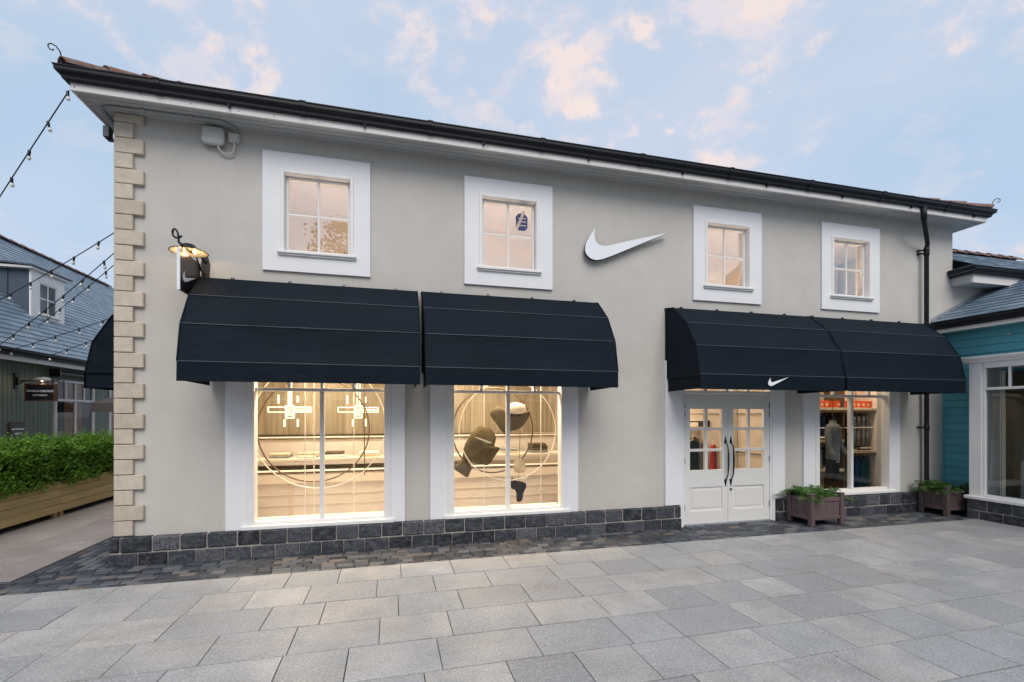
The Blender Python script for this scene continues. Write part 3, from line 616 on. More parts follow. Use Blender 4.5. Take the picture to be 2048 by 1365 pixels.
# doorway
DZ = 2.10
s = MB(); s.box(4.17, 4.50, -0.045, 0.06, 0.336, 2.62, 0.006); s.box(4.43, 4.50, -0.046, 0.06, -0.02, 0.336, .004); s.box(6.20, 6.46, -0.045, 0.06, 0.352, 2.62, 0.006); s.box(6.20, 6.255, -0.046, 0.06, -.02, .352, .004); s.box(4.501, 6.199, -0.044, 0.05, 2.46, 2.6195, .004)
dw = obj('doorway', s, 'white_render', bld)
f = MB(); f.box(4.47, 4.525, -0.03, 0.10, -.01, 2.46, .006); f.box(6.165, 6.21, -0.03, 0.10, -.01, 2.46, .006); f.box(4.525, 6.165, -0.02, 0.10, DZ+.01, DZ+.055, .006); f.box(4.525, 6.165, -0.02, 0.10, 2.40, 2.459, .006); obj('door_frame', f, 'white_paint', dw)
for k in range(4):
    a = 4.525+k*0.41; p = MB(); p.quad((a, .04, DZ+.05), (a+.41, .04, DZ+.05), (a+.41, .04, 2.42), (a, .04, 2.42)); obj('pane', p, 'shop_glass', dw)
    if k: m_ = MB(); m_.box(a-.022, a+.022, -.005, .08, DZ+.055, 2.40, .006); obj('mullion', m_, 'white_paint', dw)
m_ = MB(); m_.box(4.525, 6.165, -.06, .08, -.02, .012, .004); obj('threshold', m_, 'lead_flash', dw)
def leaf(x0, x1, hinge_right):
    d = MB(); y0, y1 = -0.012, 0.035; W_ = x1-x0
    c = [0.105, 0.385, 0.432, 0.712] if not hinge_right else [W_-.712, W_-.432, W_-.385, W_-.105]
    zr = [0.872, 1.175, 1.215, 1.518, 1.558, 1.862]
    pz = (0.215, 0.60)
    hs = [(x0+c[2*i], x0+c[2*i+1], zr[2*j], zr[2*j+1]) for i in (0, 1) for j in (0, 1, 2)]
    wall_holes(d, x0, x1, 0.014, DZ+.006, hs+[(x0+.105, x1-.105, pz[0], pz[1])], y0, y1)
    d.quad((x0, y0, .014), (x0, y1, .014), (x0, y1, DZ), (x0, y0, DZ)); d.quad((x1, y1, .014), (x1, y0, .014), (x1, y0, DZ), (x1, y1, DZ))
    dr = obj('door', d, 'door_paint', bld)
    pn = MB(); pn.box(x0+.10, x1-.10, .006, .03, pz[0]-.005, pz[1]+.005); pn.box(x0+.15, x1-.15, -.002, .01, pz[0]+.045, pz[1]-.045, .012); obj('door_panel', pn, 'door_paint', dr)
    for h in hs: p = MB(); p.quad((h[0], .012, h[2]), (h[1], .012, h[2]), (h[1], .012, h[3]), (h[0], .012, h[3])); obj('pane', p, 'shop_glass', dr)
    hx = x1-.045 if not hinge_right else x0+.05
    hd = MB(); pts = [(hx, -.018, .70), (hx, -.05, .735), (hx+.006, -.068, .80), (hx+.012, -.072, .95), (hx+.012, -.072, 1.10), (hx+.006, -.068, 1.24), (hx, -.05, 1.29), (hx, -.018, 1.31)]
    hd.tube(pts, [.008, .009, .011, .015, .016, .011, .009, .008], 8)
    for zc, sg in ((.69, -1), (1.32, 1)):
        hd.prism([(-.026, -.022), (.026, -.022), (.02, .02), (.0, .10), (-.02, .02)], lambda p, q, dd: (hx+p, dd, zc+sg*q), -.022, y0-.001)
    obj('door_handle', hd, 'black_iron', dr)
    if hinge_right: lk_ = MB(); lk_.lathe([(0, -.016), (.018, -.014), (.02, 0)], (hx, y0, .545), 12, 'y'); obj('keyhole', lk_, 'black_iron', dr)
    hgx = x0+.002 if not hinge_right else x1-.002
    for z in (.28, 1.03, 1.78, 1.92): hg = MB(); hg.tube([(hgx, y0-.008, z-.05), (hgx, y0-.008, z+.05)], .009, 8); obj('hinge', hg, 'lead_flash', dr)
leaf(4.528, 5.342, False); leaf(5.348, 6.162, True)

# ================================================================== awnings
SWOOSH = [(2.957, 4.557), (2.939, 4.476), (2.944, 4.407), (2.971, 4.348), (3.025, 4.31), (3.106, 4.303), (3.187, 4.32), (3.352, 4.37), (3.603, 4.444), (3.887, 4.522), (4.162, 4.602), (4.031, 4.536), (3.801, 4.432), (3.575, 4.327), (3.352, 4.224), (3.187, 4.15), (3.065, 4.103), (2.971, 4.082), (2.89, 4.093), (2.824, 4.137), (2.789, 4.208), (2.797, 4.295), (2.837, 4.385), (2.89, 4.471)]
SWN = [((x-2.789)/1.373, (z-4.082)/1.373) for x, z in SWOOSH]
def smooth_poly(P, n=3, keep=(0, 10)):         # Catmull-Rom through the outline, sharp at the two tips
    out = []; m = len(P)
    for i in range(m):
        p0, p1, p2, p3 = P[i-1], P[i], P[(i+1) % m], P[(i+2) % m]
        if i in keep: p0 = p1
        if (i+1) % m in keep: p3 = p2
        for k in range(n):
            t = k/n; out.append(tuple(0.5*(2*b+(c-a)*t+(2*a-5*b+4*c-d)*t*t+(3*b-a-3*c+d)*t**3) for a, b, c, d in zip(p0, p1, p2, p3)))
    return out
SWP = smooth_poly(SWN)
PROF = [(0.0, 3.445), (0.24, 3.405), (0.57, 3.115), (0.79, 2.755), (0.875, 2.34), (0.88, 2.13)]
def awning(xf, width, label, emblem=False):
    """xf(a, o, z): along the wall, out from the wall, up"""
    p0 = Vector(xf(width/2, 0, 2.13)); aw = thing('awning', p0, label, 'awning', 'dark barrel awnings on the shop walls')
    cn = MB(); n = 14
    def sag(k, t): return 0.012*math.sin(math.pi*t)
    for i in range(4):
        (o0, z0), (o1, z1) = PROF[i], PROF[i+1]; m = 5; rows = []
        for j in range(m+1):
            t = j/m; row = []
            for k in range(n+1):
                a = width*k/n; o_ = o0+(o1-o0)*t; z = z0+(z1-z0)*t
                d = -0.012*math.sin(math.pi*t)*(0.4+0.6*math.sin(math.pi*k/n))+0.003*math.sin(k*2.3+i*4+j)*math.sin(math.pi*t)
                nx, nz = (z0-z1), (o1-o0); l = math.hypot(nx, nz); row.append(xf(a, o_+nx/l*d, z+nz/l*d))
            rows.append(row)
        vs = [p for r_ in rows for p in r_]; cn.add(vs, [(j*(n+1)+k, j*(n+1)+k+1, (j+1)*(n+1)+k+1, (j+1)*(n+1)+k) for j in range(m) for k in range(n)], True)
    can = obj('canopy', cn, 'awning_fabric', aw)
    for a in (0.0, width):
        sd_ = MB(); e = 0.004 if a == 0 else -0.004; poly = [(0.0, 2.335)]+PROF[:5]; inn = 0.0
        c_ = xf(a+e+(.012 if a == 0 else -.012), 0.42, 2.78); pts = [xf(a+e, o_, z) for o_, z in poly]
        for k in range(len(pts)): sd_.add([pts[k], pts[(k+1) % len(pts)], c_], [(0, 1, 2)], True)
        obj('side_panel', sd_, 'awning_fabric', aw)
        hm = MB(); hm.tube([xf(a, o_, z) for o_, z in PROF[:5]], 0.008, 6); obj('piping', hm, 'awning_fabric', aw)
    v = MB(); m = 40; zt, zb = 2.338, 2.13
    vs = []
    for k in range(m+1):
        a = width*k/m; vs += [xf(a, .878, zt), xf(a, .882+.004*math.sin(k*.9), (zt+zb)/2), xf(a, .884+.006*math.sin(k*.9+.4), zb)]
    v.add(vs, [(3*k+j, 3*k+j+1, 3*k+j+4, 3*k+j+3) for k in range(m) for j in (0, 1)], True)
    val = obj('valance', v, 'awning_fabric', aw)
    for a in (0.03, width-0.03):
        s_ = MB(); s_.quad(xf(a, .03, zt-.0), xf(a, .876, zt), xf(a, .878, zb+.01), xf(a, .03, zb)); obj('side_valance', s_, 'awning_fabric', aw)
    for o_, z in PROF[2:5]:
        s_ = MB(); s_.tube([xf(0.0, o_+.004, z+.003), xf(width*.5, o_+.004, z+.003), xf(width, o_+.004, z+.003)], 0.0055, 6); obj('seam', s_, 'seam_highlight', aw)
    fr = MB(); fr.tube([xf(0, .02, 3.43), xf(width, .02, 3.43)], .016, 8); fr.tube([xf(0.02, .86, 2.345), xf(width-.02, .86, 2.345)], .013, 8); fr.tube([xf(0.02, .02, 2.345), xf(width-.02, .02, 2.345)], .013, 8)
    for a in (.02, width*.5, width-.02):
        fr.tube([xf(a, o_-.02, z-.02) for o_, z in PROF[:5]], .011, 6); fr.tube([xf(a, .02, 2.345), xf(a, .86, 2.345)], .011, 6)
    obj('frame', fr, 'black_iron', aw)
    for k in range(4):
        a = width*(.11+.26*k); c_ = MB()
        for e in (-.012, .012):
            q0 = xf(a+e-.004, 0, 3.43); q1 = xf(a+e+.004, .03, 3.482); c_.box(q0[0], q1[0], q0[1], q1[1], q0[2], q1[2])
        obj('clip', c_, 'black_iron', aw)
    if emblem:
        e = MB(); sc_ = 0.36; x0 = 1.125; e.prism(SWP, lambda p, q, d: xf(x0+p*sc_, d, 2.188+q*sc_*.98), .893, .8965); obj('emblem', e, 'sign_white', val)
    return aw
front = lambda x0: (lambda a, o_, z: (x0+a, -o_, z))
awning(front(-2.19), 2.525, 'dark blue-black barrel awning leftmost on the shop front, beside the blade sign')
awning(front(0.40), 2.525, 'dark blue-black barrel awning below the upper window with the blue sticker')
awning(front(4.185), 2.565, 'dark blue-black barrel awning over the white doors with a white tick on its valance', True)
awning(front(6.78), 2.53, 'dark blue-black barrel awning at the right end, in front of the black downpipe')
awning(lambda a, o_, z: (XL-o_, 1.0+a, z), 2.5, 'dark barrel awning round the corner on the left side wall above the alley')

# ================================================================== wall sign, blade sign, wall lamp, boxes
ws = thing('wall_sign', (3.45, 0, 4.08), 'large white tick-shaped sign standing off the grey wall between the upper windows', 'sign')
b = MB(); b.prism([(2.789+p*1.373, 4.082+q*1.373) for p, q in SWP], lambda p, q, d: (p, d, q), -.100, -.096); obj('face', b, 'sign_white', ws)
b = MB(); b.prism([(2.789+p*1.373+.002, 4.082+q*1.373-.003) for p, q in SWP], lambda p, q, d: (p, d, q), -.0955, -.045); obj('return_edge', b, 'sign_black', ws)
for x, z in ((2.93, 4.2), (3.25, 4.24), (3.8, 4.45)):
    b = MB(); b.lathe([(0.008, 0.0), (0.008, .05)], (x, -.05, z), 8, 'y'); obj('standoff', b, 'black_iron', ws)

SX = -2.25
bs = thing('blade_sign', (SX, -.37, 3.14), 'black blade sign with a white tick hanging under the lit wall lamp', 'sign')
b = MB(); b.box(SX-.011, SX+.011, -.665, -.10, 3.145, 3.60, .003); obj('board', b, 'sign_black', bs)
b = MB(); b.box(SX-.016, SX+.016, -.680, -.666, 3.143, 3.605, .003); obj('edge_trim', b, 'sign_white', bs)
b = MB(); b.prism(SWP, lambda p, q, d: (d, -.595+p*.36, 3.262+q*.34), SX+.0115, SX+.0145); obj('emblem', b, 'sign_white', bs)
b = MB()
for y in (-.58, -.18): b.tube([(SX, y, 3.595), (SX, y, 3.655)], .007, 6)
obj('hanger', b, 'black_iron', bs)
wlp = thing('wall_lamp', (SX+.02, 0, 3.7), 'black iron lamp with a lit round shade and scroll end above the blade sign', 'lamp')
b = MB(); b.prism([(-.055, .0), (.055, .0), (.04, .08), (.05, .2), (.03, .29), (-.03, .29), (-.05, .2), (-.04, .08)], lambda p, q, d: (SX+.035+p, d, 3.42+q), -.022, -.001); b.lathe([(0.0, -.04), (.022, -.036), (.03, -.022)], (SX+.035, 0, 3.66), 12, 'y'); obj('back_plate', b, 'black_iron', wlp)
b = MB(); b.tube([(SX+.03, -.02, 3.66), (SX+.01, -.12, 3.70), (SX, -.25, 3.675), (SX, -.42, 3.655), (SX, -.66, 3.665)], .013, 8); b.tube([(SX+.03, -.02, 3.48), (SX+.02, -.10, 3.52), (SX+.01, -.16, 3.60), (SX, -.22, 3.675)], .010, 8); arm = obj('arm', b, 'black_iron', wlp)
b = MB(); pts = []
for k in range(15):
    q = k/14*2*math.pi*1.15; r_ = .075*(1-.045*k); pts.append((SX+.01-.045*math.sin(q*.5)+.05*math.sin(q)*(1-.04*k), -.70-r_*math.sin(q)*.7, 3.735-r_*math.cos(q)))
b.tube(pts, .011, 7); obj('scroll', b, 'black_iron', arm)
b = MB(); b.lathe([(.02, .075), (.06, .072), (.075, .045), (.12, .02), (.185, -.005), (.195, -.015), (.185, -.012), (.12, .01), (.07, .033), (.02, .05)], (SX, -.40, 3.655), 28); shd = obj('lamp_shade', b, 'black_iron', wlp)
b = MB(); b.lathe([(.184, -.0135), (.12, .0085), (.07, .031), (.0, .046)], (SX, -.40, 3.655), 28); obj('shade_lining', b, 'enamel', shd)
for sx in (-.06, .06):
    b = MB(); b.lathe([(0, -.028), (.016, -.024), (.022, -.008), (.018, .012), (.010, .03), (0, .032)], (SX+sx, -.40, 3.655), 12); obj('bulb', b, 'lamp_bulb', wlp)
    lampobj('lamp_light', 'POINT', (SX+sx, -.40, 3.618), 1.1, (1.0, .62, .30), .02, parent=wlp)

eb = thing('access_point', (-2.11, 0, 5.08), 'pale rounded rectangular equipment box high on the wall below the eaves', 'equipment box')
b = MB(); rr = []
for k in range(28):
    q = 2*math.pi*k/28; c, s_ = math.cos(q), math.sin(q); rr.append((math.copysign(abs(c)**.45, c), math.copysign(abs(s_)**.45, s_)))
vs = []; prof = [(.95, -.045), (1.0, -.055), (1.0, -.075), (.93, -.092), (.75, -.100), (.0, -.103)]
for s_, y in prof: vs += [(-2.113+p*.128*s_, y, 5.195+q*.112*s_) for p, q in rr]
b.add(vs, [(i*28+k, i*28+(k+1) % 28, (i+1)*28+(k+1) % 28, (i+1)*28+k) for i in range(5) for k in range(28)], True); obj('casing', b, 'box_plastic', eb)
b = MB(); b.box(-2.19, -2.02, -.046, -.0, 5.12, 5.28, .006); obj('mount_plate', b, 'dark_plastic', eb)
b = MB(); b.tube([(-2.06, -.06, 5.09), (-2.055, -.055, 5.045), (-2.01, -.045, 5.005), (-1.95, -.04, 5.0), (-1.90, -.045, 5.03), (-1.885, -.05, 5.09), (-1.885, -.045, 5.16)], .011, 8); obj('cable', b, 'box_plastic', eb)
jb = thing('junction_box', (-1.89, 0, 5.16), 'small square pale junction box right of the rounded equipment box, with grey conduit', 'junction box')
b = MB(); b.box(-1.955, -1.83, -.055, -.0, 5.16, 5.275, .008); obj('casing', b, 'box_plastic', jb)
b = MB(); b.box(-1.945, -1.84, -.060, -.054, 5.17, 5.265, .003); obj('lid', b, 'box_plastic', jb)
b = MB(); b.tube([(-1.875, -.03, 5.27), (-1.875, -.04, 5.30), (-1.89, -.12, ZS-.016), (-1.99, -.19, ZS-.016), (-3.14, -.17, ZS-.016), (-3.24, -.12, ZS-.016), (-3.26, 0.0, ZS-.016), (-3.26, 3.0, ZS-.016)], .013, 8); obj('conduit', b, 'cable_grey', jb)
for x in (-2.3, -2.8): 
    b = MB(); b.box(x-.012, x+.012, -.215, -.15, ZS-.036, ZS-.002, .004); obj('saddle', b, 'cable_grey', jb)
fl = thing('floodlight', (-3.2, .2, 5.06), 'small black floodlight on a bracket peeking out behind the quoined corner', 'floodlight')
b = MB(); b.box(-3.34, -3.27, .10, .19, 5.10, 5.24, .01); obj('housing', b, 'dark_plastic', fl)
b = MB(); b.tube([(-3.12, .16, 5.09), (-3.30, .15, 5.09), (-3.32, .15, 5.14)], .02, 6); obj('bracket', b, 'dark_plastic', fl)
b = MB(); b.box(-3.335, -3.275, .094, .10, 5.11, 5.23, .002); obj('lens', b, 'cable_grey', fl)

# ================================================================== planters with plants
def planter(x0, x1, y0, y1, label, plabel, seed):
    p = thing('planter_box', ((x0+x1)/2, (y0+y1)/2, 0), label, 'planter', 'mauve planter boxes by the shop wall'); H = .47; q = .075
    for (x, y) in ((x0, y0), (x1-q, y0), (x0, y1-q), (x1-q, y1-q)):
        b = MB(); b.box(x, x+q, y, y+q, 0.0, H+.025, .007); b.box(x-.006, x+q+.006, y-.006, y+q+.006, H+.025, H+.045, .006); obj('post', b, 'mauve_wood', p)
    for (a0, a1, c, ax) in ((x0+q, x1-q, y0, 'x'), (x0+q, x1-q, y1-q, 'x'), (y0+q, y1-q, x0, 'y'), (y0+q, y1-q, x1-q, 'y')):
        for z0, z1 in ((.095, .155), (.385, .445)):
            b = MB(); b.box(a0, a1, c+.010, c+q-.010, z0, z1, .006) if ax == 'x' else b.box(c+.010, c+q-.010, a0, a1, z0, z1, .006); obj('rail', b, 'mauve_wood', p)
        n = max(3, int((a1-a0)/.12)); 
        for k in range(n):
            s0, s1 = a0+(a1-a0)*k/n+.002, a0+(a1-a0)*(k+1)/n-.002; b = MB()
            b.box(s0, s1, c+.026, c+q-.026, .10, .44, .003) if ax == 'x' else b.box(c+.026, c+q-.026, s0, s1, .10, .44, .003); obj('board', b, 'mauve_wood', p)
    b = MB(); b.box(x0+.05, x1-.05, y0+.05, y1-.05, .36, .40); obj('soil', b, 'soil', p)
    random.seed(seed); pl = thing('fern_plant', ((x0+x1)/2, (y0+y1)/2, .40), plabel, 'plant', 'green plants in the mauve planters'); cx, cy = (x0+x1)/2, (y0+y1)/2
    for k in range(46):
        bx, by = random.uniform(x0+.08, x1-.08), random.uniform(y0+.08, y1-.08); an = math.atan2(by-cy, bx-cx)+random.uniform(-.9, .9); L = random.uniform(.16, .30); el = random.uniform(.35, 1.2)
        fm = MB(); pts = []; nseg = 9
        for j in range(nseg+1):
            t = j/nseg; r_ = L*t*math.cos(el)*(1+.4*t); z = L*t*math.sin(el)*(1.25-.62*t*t)-.06*t*t*(1.4-el); pts.append(Vector((bx+math.cos(an)*r_, by+math.sin(an)*r_, .40+z)))
        fm.tube(pts, [.0035*(1-.7*j/nseg) for j in range(nseg+1)], 4)
        sd_ = Vector((-math.sin(an), math.cos(an), 0))
        for j in range(1, nseg+1):
            d = (pts[j]-pts[j-1]).normalized(); ll = L*.30*math.sin(math.pi*(.18+.78*j/nseg))+.012
            for s_ in (-1, 1):
                for sub in (0, .5):
                    o_ = pts[j]-d*sub*(pts[j]-pts[j-1]).length; tip = o_+sd_*s_*ll+d*ll*.55+Vector((0, 0, random.uniform(-.02, .02))); mid = (o_+tip)/2; wv = d*.011
                    fm.add([o_, mid-wv+Vector((0, 0, .004)), tip, mid+wv+Vector((0, 0, .004))], [(0, 1, 2, 3)])
        obj('frond', fm, 'fern_leaf', pl, recalc=False)
planter(6.40, 7.06, -.61, -.115, 'mauve wooden planter box between the white doors and the right shop window', 'feathery green plant in the planter nearest the doors', 31)
planter(9.33, 9.98, -.60, -.13, 'mauve wooden planter box in the corner under the black downpipe', 'feathery green plant in the corner planter beside the teal wall', 32)

# ================================================================== teal building on the right
TX, BX = 10.15, 9.66
tb = thing('teal_building', (12, -4, 0), 'teal weatherboarded shop with slate roof and white bay window at the right edge', 'building')
b = MB(); b.box(TX+.03, 15.5, -9.0, -.004, -.05, 3.40); obj('wall', b, 'slate_underlay', tb)
z = -.02
while z < 3.34:
    b = MB(); h = .137
    b.prism([(TX+.028, z), (TX-.012, z), (TX-.012, z+.014), (TX+.004, z+h-.004), (TX+.028, z+h-.004)], lambda p, q, d: (p, d, q), -9.0, -.006-.0); obj('weatherboard', b, 'teal_board', tb); z += h
b = MB(); b.box(TX-.02, TX+.01, -.035, -.004, -.03, 3.33, .004); obj('corner_trim', b, 'teal_board', tb)
# bay window
w0, w1 = -.70, -4.2
core = MB(); core.box(BX-.055+.012, TX+.02, w1, w0-.012, -.04, .318); pc = obj('plinth', core, 'mortar', tb)
random.seed(40)
for r_ in range(2):
    y = w0; z0, z1 = (-.03, .145) if r_ == 0 else (.150, .33); first = True
    while y > w1:
        wd = (.18 if r_ == 0 else .29) if first else random.uniform(.26, .33); first = False; b = MB(); b.box(BX-.055-random.uniform(0, .008), TX, y-wd+.005, y-.005, z0+.004, z1-.004, .014); obj('stone_block', b, 'plinth_stone', pc); y -= wd
bw = MB(); bw.box(BX, TX+.05, w0-.005, w0-.19, .36, 2.66, .008); bw.box(BX+.003, TX+.05, w1, w0-.20, 2.55, 2.66, .006); bay = obj('bay_window', bw, 'white_paint', tb)
b = MB(); b.prism([(BX+.02, 2.655), (BX-.03, 2.655), (BX-.045, 2.69), (BX-.075, 2.705), (BX-.09, 2.735), (BX-.09, 2.755), (BX+.3, 2.765), (TX, 2.80), (TX, 2.655)], lambda p, q, d: (p, d, q), w1-.1, w0+.055); obj('cornice', b, 'white_paint', bay)
b = MB(); b.box(BX-.075, TX, w1-.05, w0+.03, .328, .385, .01); obj('sill', b, 'white_paint', bay)
zt = 2.205
ys = [-.895, -1.225, -1.53, -1.86, -2.19]
for k in range(4):
    b = MB(); b.box(BX+.02, BX+.075, ys[k]-.028 if k else ys[k]-.03, ys[k]+.0, zt+.02, 2.55, .006); obj('mullion', b, 'white_paint', bay)
    p = MB(); p.quad((BX+.05, ys[k], zt), (BX+.05, ys[k+1], zt), (BX+.05, ys[k+1], 2.56), (BX+.05, ys[k], 2.56)); obj('pane', p, 'dark_glass', bay)
b = MB(); b.box(BX+.012, BX+.085, w1, -.89, zt-.024, zt+.02, .007); obj('transom', b, 'white_paint', bay)
b = MB(); b.box(BX+.012, BX+.085, -.93, -.89, .38, zt-.024, .007); b.box(BX+.012, BX+.085, w1, -.93, .38, .425, .007); b.box(BX+.012, BX+.085, -.93, -.89, zt+.02, 2.55, .007); obj('window_frame', b, 'white_paint', bay)
p = MB(); p.quad((BX+.052, -.93, .42), (BX+.052, -2.6, .42), (BX+.052, -2.6, zt), (BX+.052, -.93, zt)); obj('pane', p, 'dark_glass', bay)
b = MB(); b.box(TX+.0, TX+.02, w1, -.75, .38, 2.6)
# what stands inside the bay
b = MB(); b.box(BX+.20, TX-.02, -2.6, -1.28, .385, 1.02, .01); obj('display_plinth', b, 'cloth_grey', bay)
b = MB(); b.box(BX+.10, BX+.135, -1.135, -1.10, .385, 2.5, .004); b.box(BX+.10, BX+.12, -1.09, -1.075, .385, 2.5, .003); obj('inner_post', b, 'display_white', bay)
b = MB(); b.box(TX-.03, TX-.005, -4, -.95, .385, 2.5); obj('inner_wall', b, 'cloth_olive', bay)
b = MB(); b.lathe([(0, 0), (.10, .0), (.12, .04), (.11, .16), (.06, .20), (0, .21)], (BX+.32, -1.5, 1.02), 16); obj('display_bag', b, 'cloth_black', bay)
# eaves and slate roof
EX = 9.87; tp = math.tan(R(24.9))
b = MB(); b.box(EX-.012, EX+.012, -9, -.006, 3.275, 3.40, .003); b.box(EX+.013, TX+.03, -9, -.006, 3.33, 3.345); tf = obj('fascia', b, 'fascia_paint', tb)
def teal_path(st, o, cnt):
    if cnt: return 2
    return [(EX-.012+.012-o, -.006), (EX-o, -9.0)][st]
gutter(teal_path, 'gutter', tb, 3.345)
b = MB(); sp_ = MB(); sp_.lathe([(0, -.03), (.03, -.028), (.032, .0), (.0, .01)], (TX-.05, -1.02, 3.14), 12); sp_.box(TX-.06, TX, -1.04, -1.0, 3.135, 3.155, .004); obj('security_camera', sp_, 'cable_grey', tb)
rb = MB(); r0 = Vector((EX-.05, 0, 3.475)); L = 4.6; up = Vector((math.cos(R(24.9)), 0, math.sin(R(24.9)))); top = r0+up*L
rb.add([(r0.x, -.006, r0.z-.02), (r0.x, -9, r0.z-.02), (top.x, -9, top.z-.02), (top.x, -.006, top.z-.02), (r0.x, -.006, r0.z-.06), (r0.x, -9, r0.z-.06), (top.x, -9, top.z-.06), (top.x, -.006, top.z-.06)], [(0, 1, 2, 3), (7, 6, 5, 4), (0, 4, 5, 1), (2, 6, 7, 3), (0, 3, 7, 4)]); tr = obj('roof', rb, 'slate_underlay', tb)
def slate_field(parent, origin, along, upv, width, length, gauge, sw, limit, stuff):
    al = Vector(along).normalized(); uv = Vector(upv).normalized(); nz = al.cross(uv)
    if nz.z < 0: nz = -nz
    ms = []
    for _ in range(5):
        b = MB(); w2 = sw-.006; l2 = gauge*1.9; j = lambda: random.uniform(-.004, .004)
        b.add([(-w2/2+j(), j(), 0), (w2/2+j(), j(), 0), (w2/2, l2, 0), (-w2/2, l2, 0), (-w2/2+j(), j(), .012), (w2/2+j(), j(), .012), (w2/2, l2, .004), (-w2/2, l2, .004)], [(4, 5, 6, 7), (0, 1, 5, 4), (0, 4, 7, 3), (1, 2, 6, 5)]); ms.append(b.mesh('slate', 'slate'))
    rot = Matrix((al, uv, nz)).transposed().to_4x4(); lst = []; i = 0; d = 0.0
    while d < length:
        x = -(sw/2 if i % 2 else 0)
        while x < width:
            lst.append(Matrix.Translation(Vector(origin)+al*(x+sw/2)+uv*d) @ rot @ Matrix.Rotation(R(-2.6)+random.uniform(-.008, .008), 4, 'X') @ Matrix.Translation((0, 0, .014)) @ Matrix.Rotation(random.uniform(-.006, .006), 4, 'Z')); x += sw
        d += gauge; i += 1
    pieces('slate', ms, lst, parent, limit, stuff, 'slate')
random.seed(50); slate_field(tr, (r0.x, -.01, r0.z), (0, -1, 0), up, 4.5, 4.5, .19, .28, 260, 'slate_field')
b = MB(); b.add([(r0.x+.02, -.02, r0.z+.02), (r0.x+.02, -.09, r0.z+.03), (top.x, -.09, top.z+.03), (top.x, -.02, top.z+.02)], [(0, 1, 2, 3)]); b.add([(r0.x+.02, -.012, r0.z+.0), (top.x, -.012, top.z), (top.x, -.012, top.z+.09), (r0.x+.02, -.012, r0.z+.09)], [(0, 1, 2, 3)]); obj('flashing', b, 'lead_flash', tb)

# lower wing continuing the grey front to the right
wg = thing('side_wing', (12, 1, 0), 'lower grey wing with white eaves and red ridge behind the teal roof', 'building')
b = MB(); b.box(XR+.001, 15, .0, 4.5, 0, 4.42); obj('wall', b, 'stucco', wg)
b = MB(); b.box(XR-.04, 15, -.32, .0, 4.21, 4.225); b.box(XR-.045, XR-.025, -.33, -.002, 4.205, 4.40, .003); obj('soffit', b, 'soffit_paint', wg)
b = MB(); b.box(XR-.024, 15, -.345, -.325, 4.205, 4.40, .003); obj('fascia', b, 'fascia_paint', wg)
def wing_path(st, o, cnt):
    if cnt: return 3
    return [(XR-.045-o, -.01), (XR-.045-o, -.345-o), (15, -.345-o)][st]
gutter(wing_path, 'gutter', wg, 4.36)
b = MB(); b.box(XR-.13, XR+.3, -.42, -.005, 4.405, 4.505, .004); obj('eaves_flashing', b, 'slate', wg)
up2 = Vector((0, math.cos(R(30)), math.sin(R(30)))); e0 = Vector((XR+.002, -.38, 4.50)); tp2 = e0+up2*1.78
b = MB(); b.add([tuple(e0-Vector((0, 0, .02))), (15, e0.y, e0.z-.02), (15, tp2.y, tp2.z-.02), (XR+.002, tp2.y, tp2.z-.02), (15, 4.5, 4.3), (XR+.002, 4.5, 4.3)], [(0, 1, 2, 3), (3, 2, 4, 5)]); wr = obj('roof', b, 'slate_underlay', wg)
slate_field(wr, (e0.x+.13, e0.y, e0.z), (1, 0, 0), up2, 4.3, 1.7, .16, .26, 130, 'slate_field'); tiles(wr, (XR+.01, tp2.y, tp2.z+.015), (14.5, tp2.y, tp2.z+.015), L=.36)

# ================================================================== green restaurant across the alley
GX = -7.30
gb = thing('restaurant_building', (-9.5, 9, 0), 'grey-green boarded restaurant with blue slate roof and dormer across the alley', 'building')
b = MB(); b.box(-14, GX-.02, -2.0, 16.0, -.05, 2.86); obj('wall', b, 'slate_underlay', gb)
gopen = [(6.20, 7.50, 0.3, 2.50), (8.30, 9.2, 0.3, 2.45)]
random.seed(61); y = 1.5
while y < 12:
    wd = .115; mid = y+wd/2; zs = [(-.03, 2.84)]
    for o_ in gopen:
        if o_[0]-.05 < mid < o_[1]+.05: zs = [(-.03, o_[2]), (o_[3], 2.84)]
    for a, c in zs:
        b = MB(); b.box(GX-.02, GX+random.uniform(0, .003), y+.004, y+wd-.004, a, c, .005); obj('wall_board', b, 'green_board', gb)
    y += wd
def gwindow(y0, y1, z0, z1, ym, zt, upper, timber):
    f = MB(); f.box(GX-.04, GX+.035, y0-.07, y0, z0, z1+.06, .006); f.box(GX-.04, GX+.035, y1, y1+.07, z0, z1+.06, .006); f.box(GX-.04, GX+.036, y0, y1, z1, z1+.06, .006); f.box(GX-.04, GX+.03, y0, y1, zt-.03, zt+.03, .006)
    wn_ = obj('window', f, 'white_paint', gb)
    for q in ym: b = MB(); b.box(GX-.03, GX+.025, q-.03, q+.03, z0, zt-.03, .005); obj('mullion', b, 'white_paint', wn_)
    for q in upper: b = MB(); b.box(GX-.03, GX+.025, q-.025, q+.025, zt+.03, z1, .005); obj('mullion', b, 'white_paint', wn_)
    cuts = [y0]+ym+[y1]
    for a, c in zip(cuts, cuts[1:]): p = MB(); p.quad((GX, a, z0), (GX, c, z0), (GX, c, zt), (GX, a, zt)); obj('pane', p, 'dark_glass', wn_)
    cuts = [y0]+upper+[y1]
    for a, c in zip(cuts, cuts[1:]): p = MB(); p.quad((GX, a, zt), (GX, c, zt), (GX, c, z1), (GX, a, z1)); obj('pane', p, 'dark_glass', wn_)
    for a, c in timber:
        for k in range(4): b = MB(); w_ = (c-a)/4; b.box(GX-.018, GX-.008, a+k*w_+.004, a+(k+1)*w_-.004, z0, z1, .003); obj('timber_panel', b, 'door_timber', wn_)
